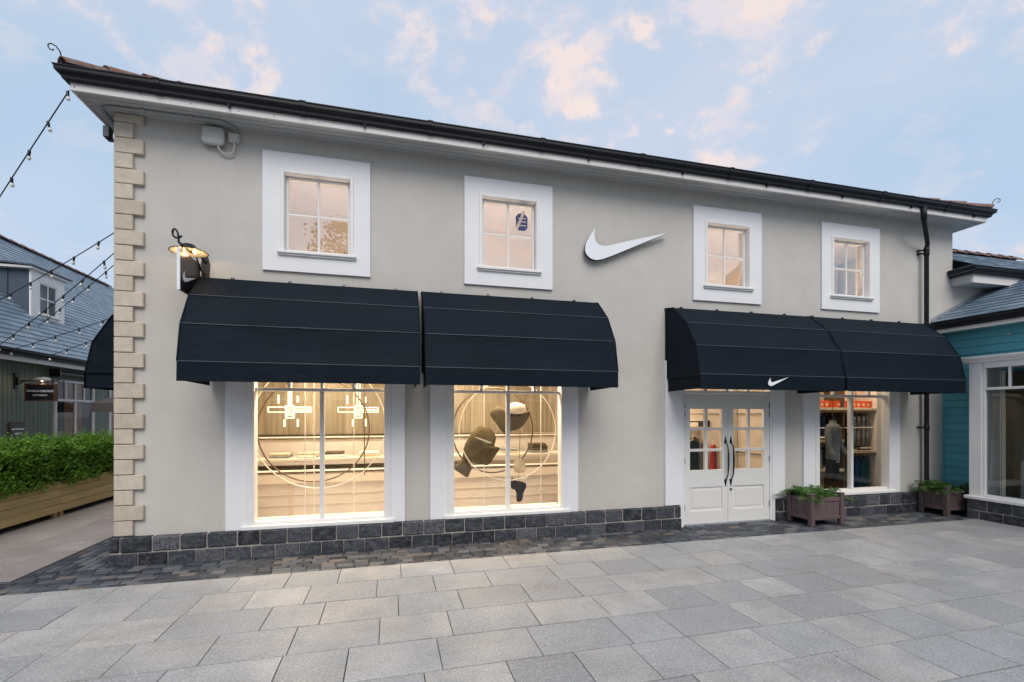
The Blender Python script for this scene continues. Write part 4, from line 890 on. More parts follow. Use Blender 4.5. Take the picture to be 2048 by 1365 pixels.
gwindow(6.20, 7.50, .3, 2.50, [6.86], 2.09, [6.52, 6.86, 7.18], [(6.50, 6.83), (6.90, 7.14)])
gwindow(8.30, 9.2, .3, 2.45, [8.75], 2.09, [8.75], [(8.40, 8.7)])
b = MB(); b.box(GX+.02, GX+.30, -2, 16, 2.855, 2.875); obj('soffit', b, 'soffit_paint', gb)
b = MB(); b.box(GX+.301, GX+.325, -2, 16, 2.80, 2.95, .003); obj('fascia', b, 'white_paint', gb)
def green_path(st, o, cnt):
    if cnt: return 2
    return [(GX+.325+o, -2.0), (GX+.325+o, 16.0)][st]
gutter(green_path, 'gutter', gb, 2.90)
ge = Vector((GX+.36, 0, 3.00)); gup = Vector((-math.cos(R(44)), 0, math.sin(R(44)))); GL = 5.55; gt = ge+gup*GL
b = MB(); b.add([(ge.x, -2, ge.z-.02), (ge.x, 15.9, ge.z-.02), (gt.x, 15.9, gt.z-.02), (gt.x, -2, gt.z-.02), (gt.x*2-ge.x, -2, ge.z), (gt.x*2-ge.x, 15.9, ge.z)], [(0, 1, 2, 3), (3, 2, 5, 4), (1, 5, 2), (0, 3, 4)]); gr = obj('roof', b, 'slate_underlay', gb)
random.seed(71); slate_field(gr, (ge.x, 2.8, ge.z), (0, 1, 0), gup, 13.1, GL, .17, .30, 290, 'slate_field')
tiles(gr, (gt.x, 3.0, gt.z+.015), (gt.x, 15.9, gt.z+.015), L=.42)
# dormer
dy0, dy1, dx, dz0, dz1 = 6.58, 7.72, -8.0, 3.80, 5.10
dm = MB(); dm.box(dx-.02, dx+.02, dy0, dy0+.27, dz0, dz1, .006); dm.box(dx-.02, dx+.02, dy1-.27, dy1, dz0, dz1, .006); dm.box(dx-.019, dx+.019, dy0+.27, dy1-.27, dz0+.001, dz0+.33, .006); dm.box(dx-.019, dx+.019, dy0+.27, dy1-.27, dz1-.22, dz1-.001, .006); dor = obj('dormer', dm, 'white_paint', gb)
b = MB(); fy0, fy1, fa_, fb_ = dy0+.27, dy1-.27, dz0+.33, dz1-.22
b.box(dx-.02, dx+.012, fy0, fy0+.035, fa_, fb_, .004); b.box(dx-.02, dx+.012, fy1-.035, fy1, fa_, fb_, .004); b.box(dx-.02, dx+.011, fy0+.035, fy1-.035, fa_, fa_+.035, .004); b.box(dx-.02, dx+.011, fy0+.035, fy1-.035, fb_-.035, fb_, .004); gy, gz_ = (fy0+fy1)/2, (fa_+fb_)/2; b.box(dx-.01, dx+.01, gy-.015, gy+.015, fa_, fb_, .004); b.box(dx-.01, dx+.009, fy0, fy1, gz_-.015, gz_+.015, .004); obj('window_frame', b, 'white_paint', dor)
p = MB(); p.quad((dx, fy0, fa_), (dx, fy1, fa_), (dx, fy1, fb_), (dx, fy0, fb_)); obj('pane', p, 'dark_glass', dor)
p = MB(); p.box(dx-.25, dx-.23, fy0-.1, fy1+.1, fa_-.1, fb_+.1); obj('curtain', p, 'sign_white', dor)
b = MB(); b.box(dx-.01, dx+.07, fy0-.06, fy1+.06, fa_-.035, fa_, .006); obj('sill', b, 'white_paint', dor)
for k in range(4):
    a = dx-.022-k*.42; b = MB(); b.box(a-.405, a, dy0+.03, dy0+.06, dz0-.2, dz1-.02, .004); b.box(a-.425, a-.400, dy0+.0, dy0+.03, dz0, dz1-.02, .006); obj('cheek_panel', b, 'lead_sheet', dor)
    b = MB(); b.box(a-.405, a, dy1-.06, dy1-.03, dz0-.2, dz1-.02, .004); obj('cheek_panel', b, 'lead_sheet', dor)
b = MB(); b.box(dx-2.0, dx+.09, dy0-.10, dy1+.10, dz1-.0, dz1+.055, .006); obj('dormer_eaves', b, 'fascia_paint', dor)
b = MB(); b.add([(dx+.12, dy0-.13, dz1+.056), (dx+.12, dy1+.13, dz1+.056), (dx-2.3, dy1+.13, dz1+.20), (dx-2.3, dy0-.13, dz1+.20), (dx+.12, dy0-.13, dz1+.09), (dx+.12, dy1+.13, dz1+.09), (dx-2.3, dy1+.13, dz1+.24), (dx-2.3, dy0-.13, dz1+.24)], [(0, 1, 2, 3), (4, 5, 6, 7), (0, 1, 5, 4), (0, 3, 7, 4), (1, 2, 6, 5)]); obj('dormer_roof', b, 'lead_sheet', dor)
# roller blind box, restaurant sign, menu board, parasol
rb_ = thing('awning_cassette', (GX+.1, 6.9, 2.66), 'dark rolled up awning cassette under the restaurant eaves', 'awning cassette')
b = MB(); b.tube([(GX+.13, 6.05, 2.69), (GX+.13, 9.6, 2.69)], .055, 12); obj('roller', b, 'dark_plastic', rb_)
for y in (6.02, 7.8): b = MB(); b.box(GX+.0, GX+.2, y-.02, y+.02, 2.60, 2.78, .006); obj('bracket', b, 'dark_plastic', rb_)
YS = 5.03
rl = thing('restaurant_lamp', (GX, YS, 2.44), 'black bracket lamp with a glowing oval shade over the restaurant sign', 'lamp')
b = MB(); b.box(GX+.0, GX+.03, YS-.05, YS+.05, 2.28, 2.60, .008); b.box(GX+.03, GX+.06, YS-.02, YS+.02, 2.36, 2.52, .008); obj('back_plate', b, 'black_iron', rl)
b = MB(); b.tube([(GX+.03, YS, 2.45), (GX+.2, YS, 2.452), (GX+.5, YS, 2.452), (GX+.72, YS, 2.455)], .011, 7); b.tube([(GX+.03, YS, 2.36), (GX+.12, YS, 2.43), (GX+.2, YS, 2.45)], .009, 7); b.tube([(GX+.70+.07*math.cos(q*.5)+.05, YS, 2.458+.022*math.sin(q*.5)) for q in range(13)], .009, 6); obj('arm', b, 'black_iron', rl)
b = MB(); cx = GX+.45
vs = []; n = 20
for s_, h in ((.05, .075), (.55, .066), (.85, .040), (1.0, .0), (.95, -.004), (.0, .03)): vs += [(cx+math.cos(2*math.pi*k/n)*.165*s_, YS+math.sin(2*math.pi*k/n)*.09*s_, 2.455+h) for k in range(n)]
b.add(vs, [(i*n+k, i*n+(k+1) % n, (i+1)*n+(k+1) % n, (i+1)*n+k) for i in range(5) for k in range(n)], True); obj('lamp_shade', b, 'cable_grey', rl)
b = MB(); b.lathe([(0, -.02), (.02, -.012), (.02, .01), (0, .02)], (cx, YS, 2.455), 10); obj('bulb', b, 'lamp_bulb', rl); lampobj('lamp_light', 'POINT', (cx, YS-.01, 2.42), 1.4, (1, .6, .28), .02, parent=rl)
rs = thing('restaurant_sign', (GX+.42, YS, 2.03), 'black hanging sign with white DUNNE & CRESCENZI RESTAURANT lettering in a brown frame', 'sign')
sx0, sx1, sz0, sz1 = -7.137, -6.60, 2.04, 2.39
b = MB(); b.box(sx0+.02, sx1-.02, YS-.012, YS+.012, sz0+.02, sz1-.02); obj('board', b, 'sign_black', rs)
b = MB(); b.box(sx0, sx0+.03, YS-.02, YS+.02, sz0, sz1, .004); b.box(sx1-.055, sx1, YS-.02, YS+.02, sz0, sz1, .004); b.box(sx0+.03, sx1-.055, YS-.019, YS+.019, sz0, sz0+.022, .004); b.box(sx0+.03, sx1-.055, YS-.019, YS+.019, sz1-.03, sz1, .004); obj('sign_frame', b, 'sign_wood', rs)
def text(name, s, x, y, z, size, wmax, mat, parent, bold=0.0):
    cu = bpy.data.curves.new(name, 'FONT'); cu.body = s; cu.size = size; cu.align_x = 'CENTER'; cu.extrude = .0012; cu.offset = bold
    t = bpy.data.objects.new(name, cu); col.objects.link(t); bpy.context.view_layer.update(); k = wmax/max(t.dimensions.x, 1e-3)
    me = bpy.data.meshes.new_from_object(t.evaluated_get(bpy.context.evaluated_depsgraph_get())); bpy.data.objects.remove(t); me.materials.clear(); me.materials.append(MT[mat])
    o = bpy.data.objects.new(name, me); link(o, parent, Matrix.Translation((x, y, z)) @ Matrix.Rotation(R(90), 4, 'X') @ Matrix.Diagonal((k, 1, 1, 1))); return o
text('lettering', 'DUNNE & CRESCENZI', (sx0+sx1)/2-.01, YS-.0135, 2.225, .055, .44, 'sign_white', rs, .0008)
text('lettering', 'RESTAURANT', (sx0+sx1)/2-.01, YS-.0135, 2.145, .042, .245, 'sign_white', rs, .0005)
b = MB()
for x in (sx0+.1, sx1-.12): b.tube([(x, YS, sz1), (x, YS, 2.452)], .005, 6)
obj('hanger', b, 'black_iron', rs)
mb_ = thing('menu_board', (GX+.03, 5.05, 1.2), 'small dark menu board with two pale lines on the green boarding', 'sign')
b = MB(); b.box(GX+.004, GX+.035, 4.84, 5.25, 1.15, 1.61, .006); obj('board', b, 'sign_wood', mb_); b = MB(); b.box(GX+.035, GX+.038, 4.87, 5.22, 1.18, 1.59); obj('panel', b, 'sign_black', mb_)
for z, a, c in ((1.475, 4.89, 5.215), (1.385, 4.96, 5.15)): b = MB(); b.box(GX+.038, GX+.040, a, c, z-.014, z+.014); obj('lettering', b, 'sign_white', mb_)
# grey parasol edge beyond the corner
ps = thing('parasol', (-5.3, 7.0, 0), 'grey square parasol with a hanging valance beyond the corner', 'parasol')
px0, px1, py0, py1 = -6.5, -4.1, 5.91, 8.3; cx_, cy_ = (px0+px1)/2, (py0+py1)/2
b = MB(); co = [(px0, py0, 2.03), (px1, py0, 2.03), (px1, py1, 2.03), (px0, py1, 2.03)]
for k in range(4): b.add([co[k], co[(k+1) % 4], (cx_, cy_, 2.62)], [(0, 1, 2)])
can = obj('canopy', b, 'parasol_cloth', ps)
for k in range(4): q0, q1 = co[k], co[(k+1) % 4]; b = MB(); b.quad(q0, q1, (q1[0], q1[1], 1.82), (q0[0], q0[1], 1.82)); obj('valance', b, 'parasol_cloth', ps)
b = MB(); b.tube([(cx_, cy_, 0), (cx_, cy_, 2.6)], .03, 10); obj('pole', b, 'dark_plastic', ps); b = MB(); b.box(cx_-.3, cx_+.3, cy_-.3, cy_+.3, 0, .06, .01); obj('base', b, 'dark_plastic', ps)

# timber trough planters with hedges
def trough(y0, y1, label, hlabel, seed, hz):
    x1, x0 = -5.55, -6.15; t = thing('trough_planter', ((x0+x1)/2, (y0+y1)/2, 0), label, 'planter', 'long timber troughs in the alley'); random.seed(seed)
    for k in range(4):
        z0 = .085+k*.1325; 
        for (X0, X1) in ((x1-.028, x1), (x0, x0+.028)): b = MB(); b.box(X0, X1+random.uniform(0, .002), y0, y1, z0+.0025, z0+.130, .005); obj('plank', b, 'planter_wood', t)
        for (Y0, Y1) in ((y0-.026, y0-.001), (y1+.001, y1+.026)): b = MB(); b.box(x0, x1, Y0, Y1, z0+.0025, z0+.130, .005); obj('plank', b, 'planter_wood', t)
    for y in (y0+.02, y1-.09):
        for x in (x1-.10, x0+.03): b = MB(); b.box(x, x+.07, y, y+.07, 0, .55, .005); obj('leg', b, 'planter_wood', t)
    b = MB(); b.box(x0+.03, x1-.03, y0, y1, .12, .55); obj('soil', b, 'soil', t)
    h = thing('hedge', ((x0+x1)/2, (y0+y1)/2, .55), hlabel, 'hedge', 'clipped hedges in the timber troughs'); lv = MB(); st = MB(); cx = (x0+x1)/2
    for k in range(int((y1-y0)*7)):
        y = random.uniform(y0+.05, y1-.05); x = random.uniform(x0+.12, x1-.12); z = .5; pts = [(x, y, z)]
        for j in range(4): x += random.uniform(-.06, .06); y += random.uniform(-.06, .06); z += hz/4.6; pts.append((x, y, z))
        st.tube(pts, [.008, .007, .006, .004, .003], 5)
    obj('stems', st, 'bark', h, kind='stuff')
    import mathutils.noise as mn
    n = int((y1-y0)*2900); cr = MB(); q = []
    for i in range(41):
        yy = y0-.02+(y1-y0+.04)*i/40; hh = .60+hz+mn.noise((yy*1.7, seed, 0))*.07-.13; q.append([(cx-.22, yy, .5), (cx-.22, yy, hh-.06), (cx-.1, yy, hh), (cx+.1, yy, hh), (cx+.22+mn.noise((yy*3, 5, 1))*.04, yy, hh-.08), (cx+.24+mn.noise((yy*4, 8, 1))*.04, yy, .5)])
    cr.add([p for r_ in q for p in r_], [(i*6+k, i*6+k+1, i*6+k+7, i*6+k+6) for i in range(40) for k in range(5)]); obj('shaded_core', cr, 'leaf_shade', h, kind='stuff')  # dark inner core, shade deep in the hedge put into its colour
    for k in range(n):
        y = random.uniform(y0-.06, y1+.06); e = mn.noise((y*1.7, seed, 0))*.18+mn.noise((y*5, seed, 3))*.13; topz = .62+hz+e
        # points biased to the skin of a rounded-top block
        if random.random() < .72:
            q = random.uniform(0, 1); 
            if q < .45: x = cx+random.uniform(-.33, .33); z = topz-abs(random.gauss(0, .05))-.10*((x-cx)/.33)**2
            else: x = cx+.34+mn.noise((y*3, seed+9, random.random()*.2))*.07-abs(random.gauss(0, .05)); z = random.uniform(.53, topz-.06); x += .03*math.sin(z*9+y*4)
        else: x = cx+random.uniform(-.30, .33); z = random.uniform(.58, topz-.05)
        if z < .6 and x > x1-.02: x = x1+random.uniform(-.04, .05)
        p = Vector((x, y, z)); d = Vector((random.gauss(.55, .6), random.gauss(-.1, .6), random.gauss(.55, .55))).normalized(); s_ = d.cross(Vector((random.gauss(0, 1), random.gauss(0, 1), random.gauss(0, 1)))).normalized(); nn = d.cross(s_)
        L = random.uniform(.045, .085); wv = L*.29
        lv.add([p, p+d*L*.45+s_*wv+nn*.006, p+d*L, p+d*L*.45-s_*wv+nn*.006, p+d*L*.5-nn*.004], [(0, 1, 4), (1, 2, 4), (2, 3, 4), (3, 0, 4)])
    for k in range(int((y1-y0)*30)):           # taller shoots breaking the outline
        y = random.uniform(y0, y1); x = cx+random.uniform(-.28, .3); z = .60+hz+random.uniform(-.10, .03)
        nj = random.randint(6, 15)
        for j in range(nj):
            p = Vector((x+random.gauss(0, .012), y+random.gauss(0, .012), z+j*.016)); an = j*2.4; d = Vector((math.cos(an), math.sin(an), .7)).normalized(); s_ = d.cross(Vector((0, 0, 1))).normalized(); nn = s_.cross(d); L = random.uniform(.035, .055)
            lv.add([p, p+d*L*.45+s_*L*.27, p+d*L, p+d*L*.45-s_*L*.27, p+d*L*.5-nn*.005], [(0, 1, 4), (1, 2, 4), (2, 3, 4), (3, 0, 4)])
    obj('foliage', lv, 'hedge_leaf', h, recalc=False, kind='stuff')
trough(.45, 3.27, 'pale timber trough planter with four planks, nearest in the alley', 'leafy green hedge filling the nearer timber trough', 81, .68)
trough(3.31, 6.1, 'pale timber trough planter half hidden behind the shop corner', 'leafy green hedge in the farther trough beside the shop corner', 82, .66)

# ================================================================== festoon lights over the alley
def festoon(p0, p1, sagd, spacing, start, label, double=False):
    p0, p1 = Vector(p0), Vector(p1); L = (p1-p0).length; f = thing('festoon_lights', p0, label, 'string lights', 'festoon strings over the alley')
    P = lambda t: p0.lerp(p1, t)+Vector((0, 0, -4*sagd*t*(1-t)))
    b = MB(); b.tube([P(k/40) for k in range(41)], .0065, 5); obj('cable', b, 'black_iron', f)
    sk = MB(); sk.tube([(0, 0, .010), (0, 0, -.055)], .012, 8); sk.lathe([(.0, .016), (.013, .014), (.016, -.01), (.013, -.026)], (0, 0, 0), 8); sk = sk.mesh('bulb_holder', 'black_iron'); bm_ = MB(); bm_.lathe([(.009, -.052), (.015, -.062), (.019, -.077), (.016, -.092), (.007, -.100), (0, -.101)], (0, 0, 0), 10); bm_ = bm_.mesh('bulb', 'bulb_glass'); d = start
    while d < L-.05:
        m = Matrix.Translation(P(d/L)) @ Matrix.Rotation(random.uniform(-.25, .25), 4, 'X') @ Matrix.Rotation(random.uniform(-.25, .25), 4, 'Y')
        if seen(m.translation, 80):
            h = bpy.data.objects.new('bulb_holder', sk); link(h, f, m); bb = bpy.data.objects.new('bulb', bm_); link(bb, h, m)
        d += spacing
random.seed(91)
festoon((-3.41, -.37, 5.32), (-6.6, 1.95, 2.75), -.02, .455, .03, 'festoon string dropping steeply from the eaves corner to the left edge')
festoon((-3.13, .32, 4.20), (-7.2, 3.72, 3.44), .05, .66, .16, 'festoon string passing in front of the dormer window')
festoon((-3.13, .46, 4.12), (-7.0, 3.86, 2.82), .06, .62, .30, 'festoon string crossing below the dormer sill down to the restaurant gutter')
festoon((-3.13, .78, 4.22), (-6.9, 4.99, 3.55), .03, .80, .95, 'thin festoon string behind the two upper ones, leaving the wall beside them')
festoon((-3.13, 2.1, 3.80), (-7.2, 4.45, 2.92), .04, .60, .20, 'festoon string running low across the lower slates')
festoon((-3.13, 2.75, 3.90), (-7.05, 5.15, 2.87), .05, .55, .40, 'lowest festoon string, ending at the gutter above the restaurant sign')

# ================================================================== shop interior
WARM = (1.0, .82, .62)
rm = thing('shop_interior', (4, 3, 0), 'warm lit beige shop interior seen through the windows and doors', 'room')
b = MB(); b.box(-3.0, 13.0, 5.2, 5.3, 0, 2.9); b.box(-3.0, -2.9, .3, 5.2, 0, 2.9); b.box(12.9, 13, .23, 5.2, 0, 2.9); obj('room_wall', b, 'room_wall', rm)
b = MB(); b.box(-3.0, 13.0, .21, 5.2, -.02, .002); obj('room_floor', b, 'room_floor', rm)
b = MB(); b.box(-3.0, 13.0, .225, 5.3, 2.9, 2.96); obj('room_ceiling', b, 'room_ceiling', rm)
for x in (3.55, 6.75): b = MB(); b.box(x-.05, x+.05, .23, 2.6 if x < 5 else 3.4, 0, 2.9); obj('partition', b, 'room_wall', rm)
# display zone behind the two left windows: ribbed screen, ledge, rail
b = MB(); b.box(-2.8, 3.5, 3.2, 3.26, 1.38, 2.9); obj('ribbed_screen', b, 'ribbed_panel', rm)
b = MB(); b.box(-2.8, 3.5, 1.33, 1.39, 0.0, .70); obj('low_wall', b, 'display_tan', rm)
for x in (-1.52, .95): b = MB(); b.box(x-.012, x+.012, 1.322, 1.33, .1, .70); b.box(x+.04, x+.05, 1.322, 1.33, .1, .70); obj('panel_seam', b, 'cloth_cream', rm)
for z in (.36, .52): b = MB(); b.box(-2.8, 3.5, 1.320, 1.329, z, z+.014, .003); obj('panel_batten', b, 'display_tan', rm)
b = MB(); b.box(-2.8, 3.5, 3.14, 3.19, .80, 1.30); obj('back_panel', b, 'display_tan', rm)
b = MB(); b.box(-2.8, 3.5, 1.30, 1.92, .70, .845, .01); obj('display_ledge', b, 'display_white', rm)
b = MB(); b.box(-2.8, 3.5, 1.296, 1.34, .852, .885, .004); obj('rail', b, 'bronze', rm)
b = MB(); b.box(-2.8, 3.5, 3.1, 3.2, 1.30, 1.36, .006); obj('rail', b, 'bronze', rm)
b = MB(); b.box(-2.8, 3.5, 2.2, 2.24, 1.36, 1.385, .004); obj('rail', b, 'hoop_white', rm)
for (z0, xs, cols) in ((.89, (-1.9, -1.45, -1.0, -.4, .3, .95, 1.6, 2.3, 2.9), ('cloth_cream', 'cloth_olive', 'hoop_white', 'cloth_grey')),):
    random.seed(4)
    for kx, x in enumerate(xs):
        st = thing('folded_clothes', (x, 2.6, z0), ('first', 'second', 'third', 'fourth', 'fifth', 'sixth', 'seventh', 'eighth', 'ninth')[kx]+' folded pile from the left on the long lit shelf behind the left windows', 'clothes', 'folded clothes behind the left windows'); hh = 0
        for k in range(random.randint(2, 4)): b = MB(); b.box(x-.17, x+.17+random.uniform(-.02, .02), 2.45, 2.75, z0+hh+.11, z0+hh+.155, .015); obj('folded_shirt', b, random.choice(cols), st); hh += .047
b = MB(); b.box(-2.8, 3.5, 2.35, 2.9, .94, .995, .008); obj('shelf', b, 'display_white', rm)
for x, m in ((-1.195, 'hoop_white'), (-1.075, 'hoop_white'), (-.527, 'hoop_white'), (-.38, 'bronze'), (1.42, 'hoop_white'), (2.36, 'hoop_white')):
    b = MB(); b.tube([(x, .70, .30 if m == 'hoop_white' else .88), (x, .70, 2.6)], .008, 6); obj('rod', b, m, rm)
for a, b_ in ((-1.66, -.09), (.85, 2.43)):
    e = MB(); e.box(a, b_, .13, .15, .425, .437); obj('light_strip', e, 'led_strip', rm); e = MB(); e.box(a-.045, a-.035, .13, .15, .44, 2.4); e.box(b_+.035, b_+.045, .13, .15, .44, 2.4); obj('light_strip', e, 'led_strip', rm)
    s = MB(); s.box(a-.2, b_+.2, .22, 1.32, .02, .12, .006); obj('window_bed', s, 'display_tan', rm)
def hoop(c, r, tube, mat, label, tilt=0.0):
    h = thing('display_hoop', (c[0], c[1], c[2]-r), label, 'hoop', 'hoops in the window displays'); b = MB(); b.tube([(c[0]+r*math.cos(q*math.pi/36), c[1]+tilt*math.cos(q*math.pi/36), c[2]+r*math.sin(q*math.pi/36)) for q in range(72)], tube, 6, True); obj('ring', b, mat, h); b = MB(); b.tube([(c[0], c[1], c[2]+r), (c[0], c[1], 2.88)], .003, 5); obj('wire', b, 'bronze', h)
hoop((-1.10, .95, 1.55), .78, .011, 'bronze', 'large dark hoop hanging in the leftmost shop window')
hoop((-.98, .62, 1.62), .90, .009, 'hoop_white', 'large white hoop hanging in the leftmost shop window')
hoop((1.60, .80, 1.52), .68, .012, 'bronze', 'dark hoop behind the floating clothes in the second shop window', .1)
hoop((1.77, .50, 1.52), .77, .009, 'hoop_white', 'white hoop in front of the floating clothes in the second shop window')
# glowing cross-shaped pendants
def pendant(x, label):
    p = thing('pendant_light', (x, 2.5, 1.6), label, 'pendant lamp', 'glowing cross-shaped pendants'); y = 2.5
    b = MB(); b.box(x-.03, x-.012, y-.02, y+.02, 1.93, 2.88); b.box(x+.012, x+.03, y-.02, y+.02, 1.93, 2.88); obj('stem', b, 'warm_tube', p)
    for sg in (-1, 1):
        b = MB(); q0, q1 = x+sg*.075, x+sg*.36
        for z in (1.805, 1.892): b.box(q0, q1, y-.02, y+.02, z, z+.014, .004)
        b.box(q1-sg*.014, q1, y-.02, y+.02, 1.805, 1.906, .004)
        if sg > 0: b.box(q0, q1, y-.018, y+.018, 1.842, 1.868, .004)
        obj('tube', b, 'warm_tube', p)
    b = MB(); b.box(x-.07, x-.052, y-.06, y+.06, 1.70, 1.93, .005); b.box(x+.052, x+.07, y-.06, y+.06, 1.70, 1.93, .005); b.box(x-.052, x+.052, y-.06, y+.06, 1.70, 1.718, .005); b.box(x-.052, x+.052, y-.06, y+.06, 1.912, 1.93, .005); obj('lamp_box', b, 'warm_tube', p)
    b = MB(); b.tube([(x-.02, y-.05, 1.88), (x-.02, y-.05, 1.75), (x+.02, y-.05, 1.75), (x+.02, y-.05, 1.80), (x-.01, y-.05, 1.83), (x+.025, y-.05, 1.87)], .006, 5); obj('lamp_figure', b, 'warm_tube', p)
    b = MB(); b.box(x-.05, x+.05, y+.02, y+.05, 1.74, 1.91); obj('lamp_back', b, 'cloth_cream', p)
    for dx_, z0, z1 in ((-.20, 1.97, 2.12), (.12, 1.99, 2.10), (-.10, 1.55, 1.68), (.12, 1.55, 1.69)): b = MB(); b.tube([(x+dx_, y+.05, z0), (x+dx_, y+.05, z1)], .017, 10); obj('tube', b, 'warm_tube', p)
pendant(-1.74, 'glowing cross-shaped pendant lamp seen in the left half of the leftmost window'); pendant(-.58, 'glowing cross-shaped pendant lamp seen in the right half of the leftmost window')
# floating clothes in the second window: each garment a padded shell cut to its outline
def garment(name, poly, y, th, mat, label, cat, extra=None):
    P = smooth_poly(poly, 4, keep=()); n = len(P); cx = sum(p[0] for p in P)/n; cz = sum(p[1] for p in P)/n
    t = thing(name, (cx, y, min(p[1] for p in P)), label, cat, 'floating clothes in the second shop window'); b = MB(); vs = []
    lay = [(0.0, -1.0), (.45, -.97), (.75, -.80), (.93, -.45), (1.0, 0.0), (.93, .45), (.75, .8), (.45, .97), (0.0, 1.0)]
    for s_, d in lay: vs += [(cx+(p[0]-cx)*s_, y+th*d+.03*math.sin(3*(p[0]-cx)/.3)*s_, cz+(p[1]-cz)*s_) for p in P]
    b.add(vs, [(i*n+k, i*n+(k+1) % n, (i+1)*n+(k+1) % n, (i+1)*n+k) for i in range(len(lay)-1) for k in range(n)], True); obj('fabric', b, mat, t)
    w_ = MB(); w_.tube([(cx, y, cz), (cx+.05, y, 2.88)], .0025, 5); obj('wire', w_, 'bronze', t); return t
t = garment('sports_shorts', [(1.20, 1.45), (1.33, 1.585), (1.42, 1.595), (1.55, 1.53), (1.62, 1.40), (1.60, 1.27), (1.68, 1.235), (1.60, 1.10), (1.50, .97), (1.36, .99), (1.24, 1.02), (1.10, 1.06), (1.09, 1.20), (1.13, 1.33)], .72, .09, 'cloth_olive', 'dark olive shorts floating in the second shop window', 'shorts')
b = MB(); b.prism([(1.24, 1.425), (1.30, 1.42), (1.50, 1.345), (1.535, 1.32), (1.46, 1.33), (1.34, 1.38)], lambda p, q, d: (p, d, q), .60, .605); obj('stripe', b, 'hoop_white', t)
garment('legging', [(1.08, 1.08), (1.18, 1.0), (1.235, .945), (1.20, .86), (1.155, .79), (1.05, .85), (.93, .955), (1.0, 1.02)], .70, .05, 'cloth_olive', 'dark olive legging piece lowest at the left of the floating outfit', 'legging')
t = garment('running_shirt', [(1.52, 1.785), (1.64, 1.90), (1.72, 1.84), (1.80, 1.80), (1.95, 1.79), (2.09, 1.77), (2.18, 1.84), (2.15, 1.70), (2.06, 1.58), (1.95, 1.52), (1.84, 1.50), (1.75, 1.455), (1.65, 1.58)], .72, .09, 'cloth_olive', 'dark top with pale lining floating highest in the second shop window', 'top')
b = MB(); b.lathe([(.0, -.03), (.12, -.01), (.17, .04), (.15, .13), (.0, .17)], (1.93, .68, 1.80), 18); obj('lining', b, 'display_white', t)
garment('sleeve', [(1.93, 1.03), (2.05, 1.04), (2.12, .95), (2.10, .84), (1.95, .84), (1.90, .92)], .74, .06, 'cloth_cream', 'pale sock-like sleeve floating above the dark boot', 'sleeve')
t = garment('sports_boot', [(1.86, .76), (1.95, .71), (2.10, .67), (2.12, .60), (2.07, .50), (2.05, .40), (2.00, .365), (1.95, .39), (1.945, .50), (1.91, .575), (1.85, .605)], .70, .06, 'cloth_black', 'dark boot floating toe down at the bottom of the second window', 'boot')
b = MB(); b.tube([(2.01, .62, .82), (2.01, .62, .755), (2.05, .62, .735), (2.10, .62, .76), (2.10, .62, .82)], .012, 6); obj('logo_loop', b, 'hoop_white', t)
# right-hand sales area: shelves, shoe boxes, hanging clothes
sh = thing('display_shelving', (8.9, 1.1, 0), 'wall shelving with lit wooden shelf edges behind the right shop window', 'shelving')
for z, a, c in ((1.855, 7.5, 10.3), (1.215, 7.5, 8.78), (.63, 7.5, 8.78), (.985, 8.82, 10.3)):
    b = MB(); b.box(a, c, .84, 1.30, z, z+.05, .004); obj('shelf', b, 'cloth_cream', sh); b = MB(); b.box(a, c, .845, 1.28, z-.045, z-.002, .004); obj('shelf_rail', b, 'bronze', sh)
b = MB(); b.box(6.85, 10.38, 1.30, 1.34, 0, 2.88); obj('back_panel', b, 'room_wall', sh)
b = MB(); b.box(8.785, 8.815, .86, 1.30, 0, 2.6, .004); obj('upright', b, 'bronze', sh)
b = MB(); b.box(9.62, 9.72, .5, 1.29, 0, 2.88, .01); obj('side_screen', b, 'display_white', sh)
b = MB(); b.tube([(7.5, .90, 1.50), (9.62, .90, 1.50)], .010, 8); obj('hanging_rail', b, 'hoop_white', sh)
random.seed(77)
PL = ('first', 'second', 'third', 'fourth', 'fifth', 'sixth', 'seventh', 'eighth', 'ninth', 'tenth', 'eleventh', 'twelfth')
for k in range(12):
    x = 8.06+k*.128+(.17 if k > 3 else 0); bx = thing('shoe_box', (x, 1.0, 1.907), PL[k]+' orange-red shoe box from the left on the top shelf in the right window', 'box', 'orange-red boxes on the top shelf'); b = MB(); b.box(x-.058, x+.058, .93, 1.2, 1.907, 2.045, .004); obj('carton', b, 'box_orange', bx); b = MB(); b.box(x-.03, x+.03, .927, .9295, 1.945, 1.99); obj('box_label', b, 'cloth_cream', bx)
def hanging(x, y, z, w_, h, mat, label, group, rz=0.0):
    t = thing('hanging_garment', (x, y, z-h), label, 'garment', group); b = MB(); m = Matrix.Translation((x, y, z)) @ Matrix.Rotation(rz, 4, 'Z'); n = 9; vs = []
    rows = [(.10, .0, .03), (.5, -.06, .045), (.52, -.20, .04), (.42, -.24, .05), (.42, -.6, .055), (.46, -1.0, .06), (.02, -1.0, .004)]
    for (s_, d, th) in rows:
        for k in range(2*n): q = 2*math.pi*k/(2*n); vs.append((w_*s_*math.cos(q)*(1+.06*math.sin(k*2.5)), th*math.sin(q)*(1+.3*math.sin(k*3.7)), h*d-.07))
    b.add(vs, [(i*2*n+k, i*2*n+(k+1) % (2*n), (i+1)*2*n+(k+1) % (2*n), (i+1)*2*n+k) for i in range(len(rows)-1) for k in range(2*n)], True, m); obj('fabric', b, mat, t)
    hk = MB(); hk.tube([tuple(m @ Vector(p)) for p in ((-w_*.42, 0, -.13), (0, 0, -.05), (w_*.42, 0, -.13))], .006, 5); hk.tube([tuple(m @ Vector(p)) for p in ((0, 0, -.05), (0, 0, .0), (.02, 0, .02), (.035, 0, .0))], .004, 5); obj('hanger', hk, 'hoop_white', t)
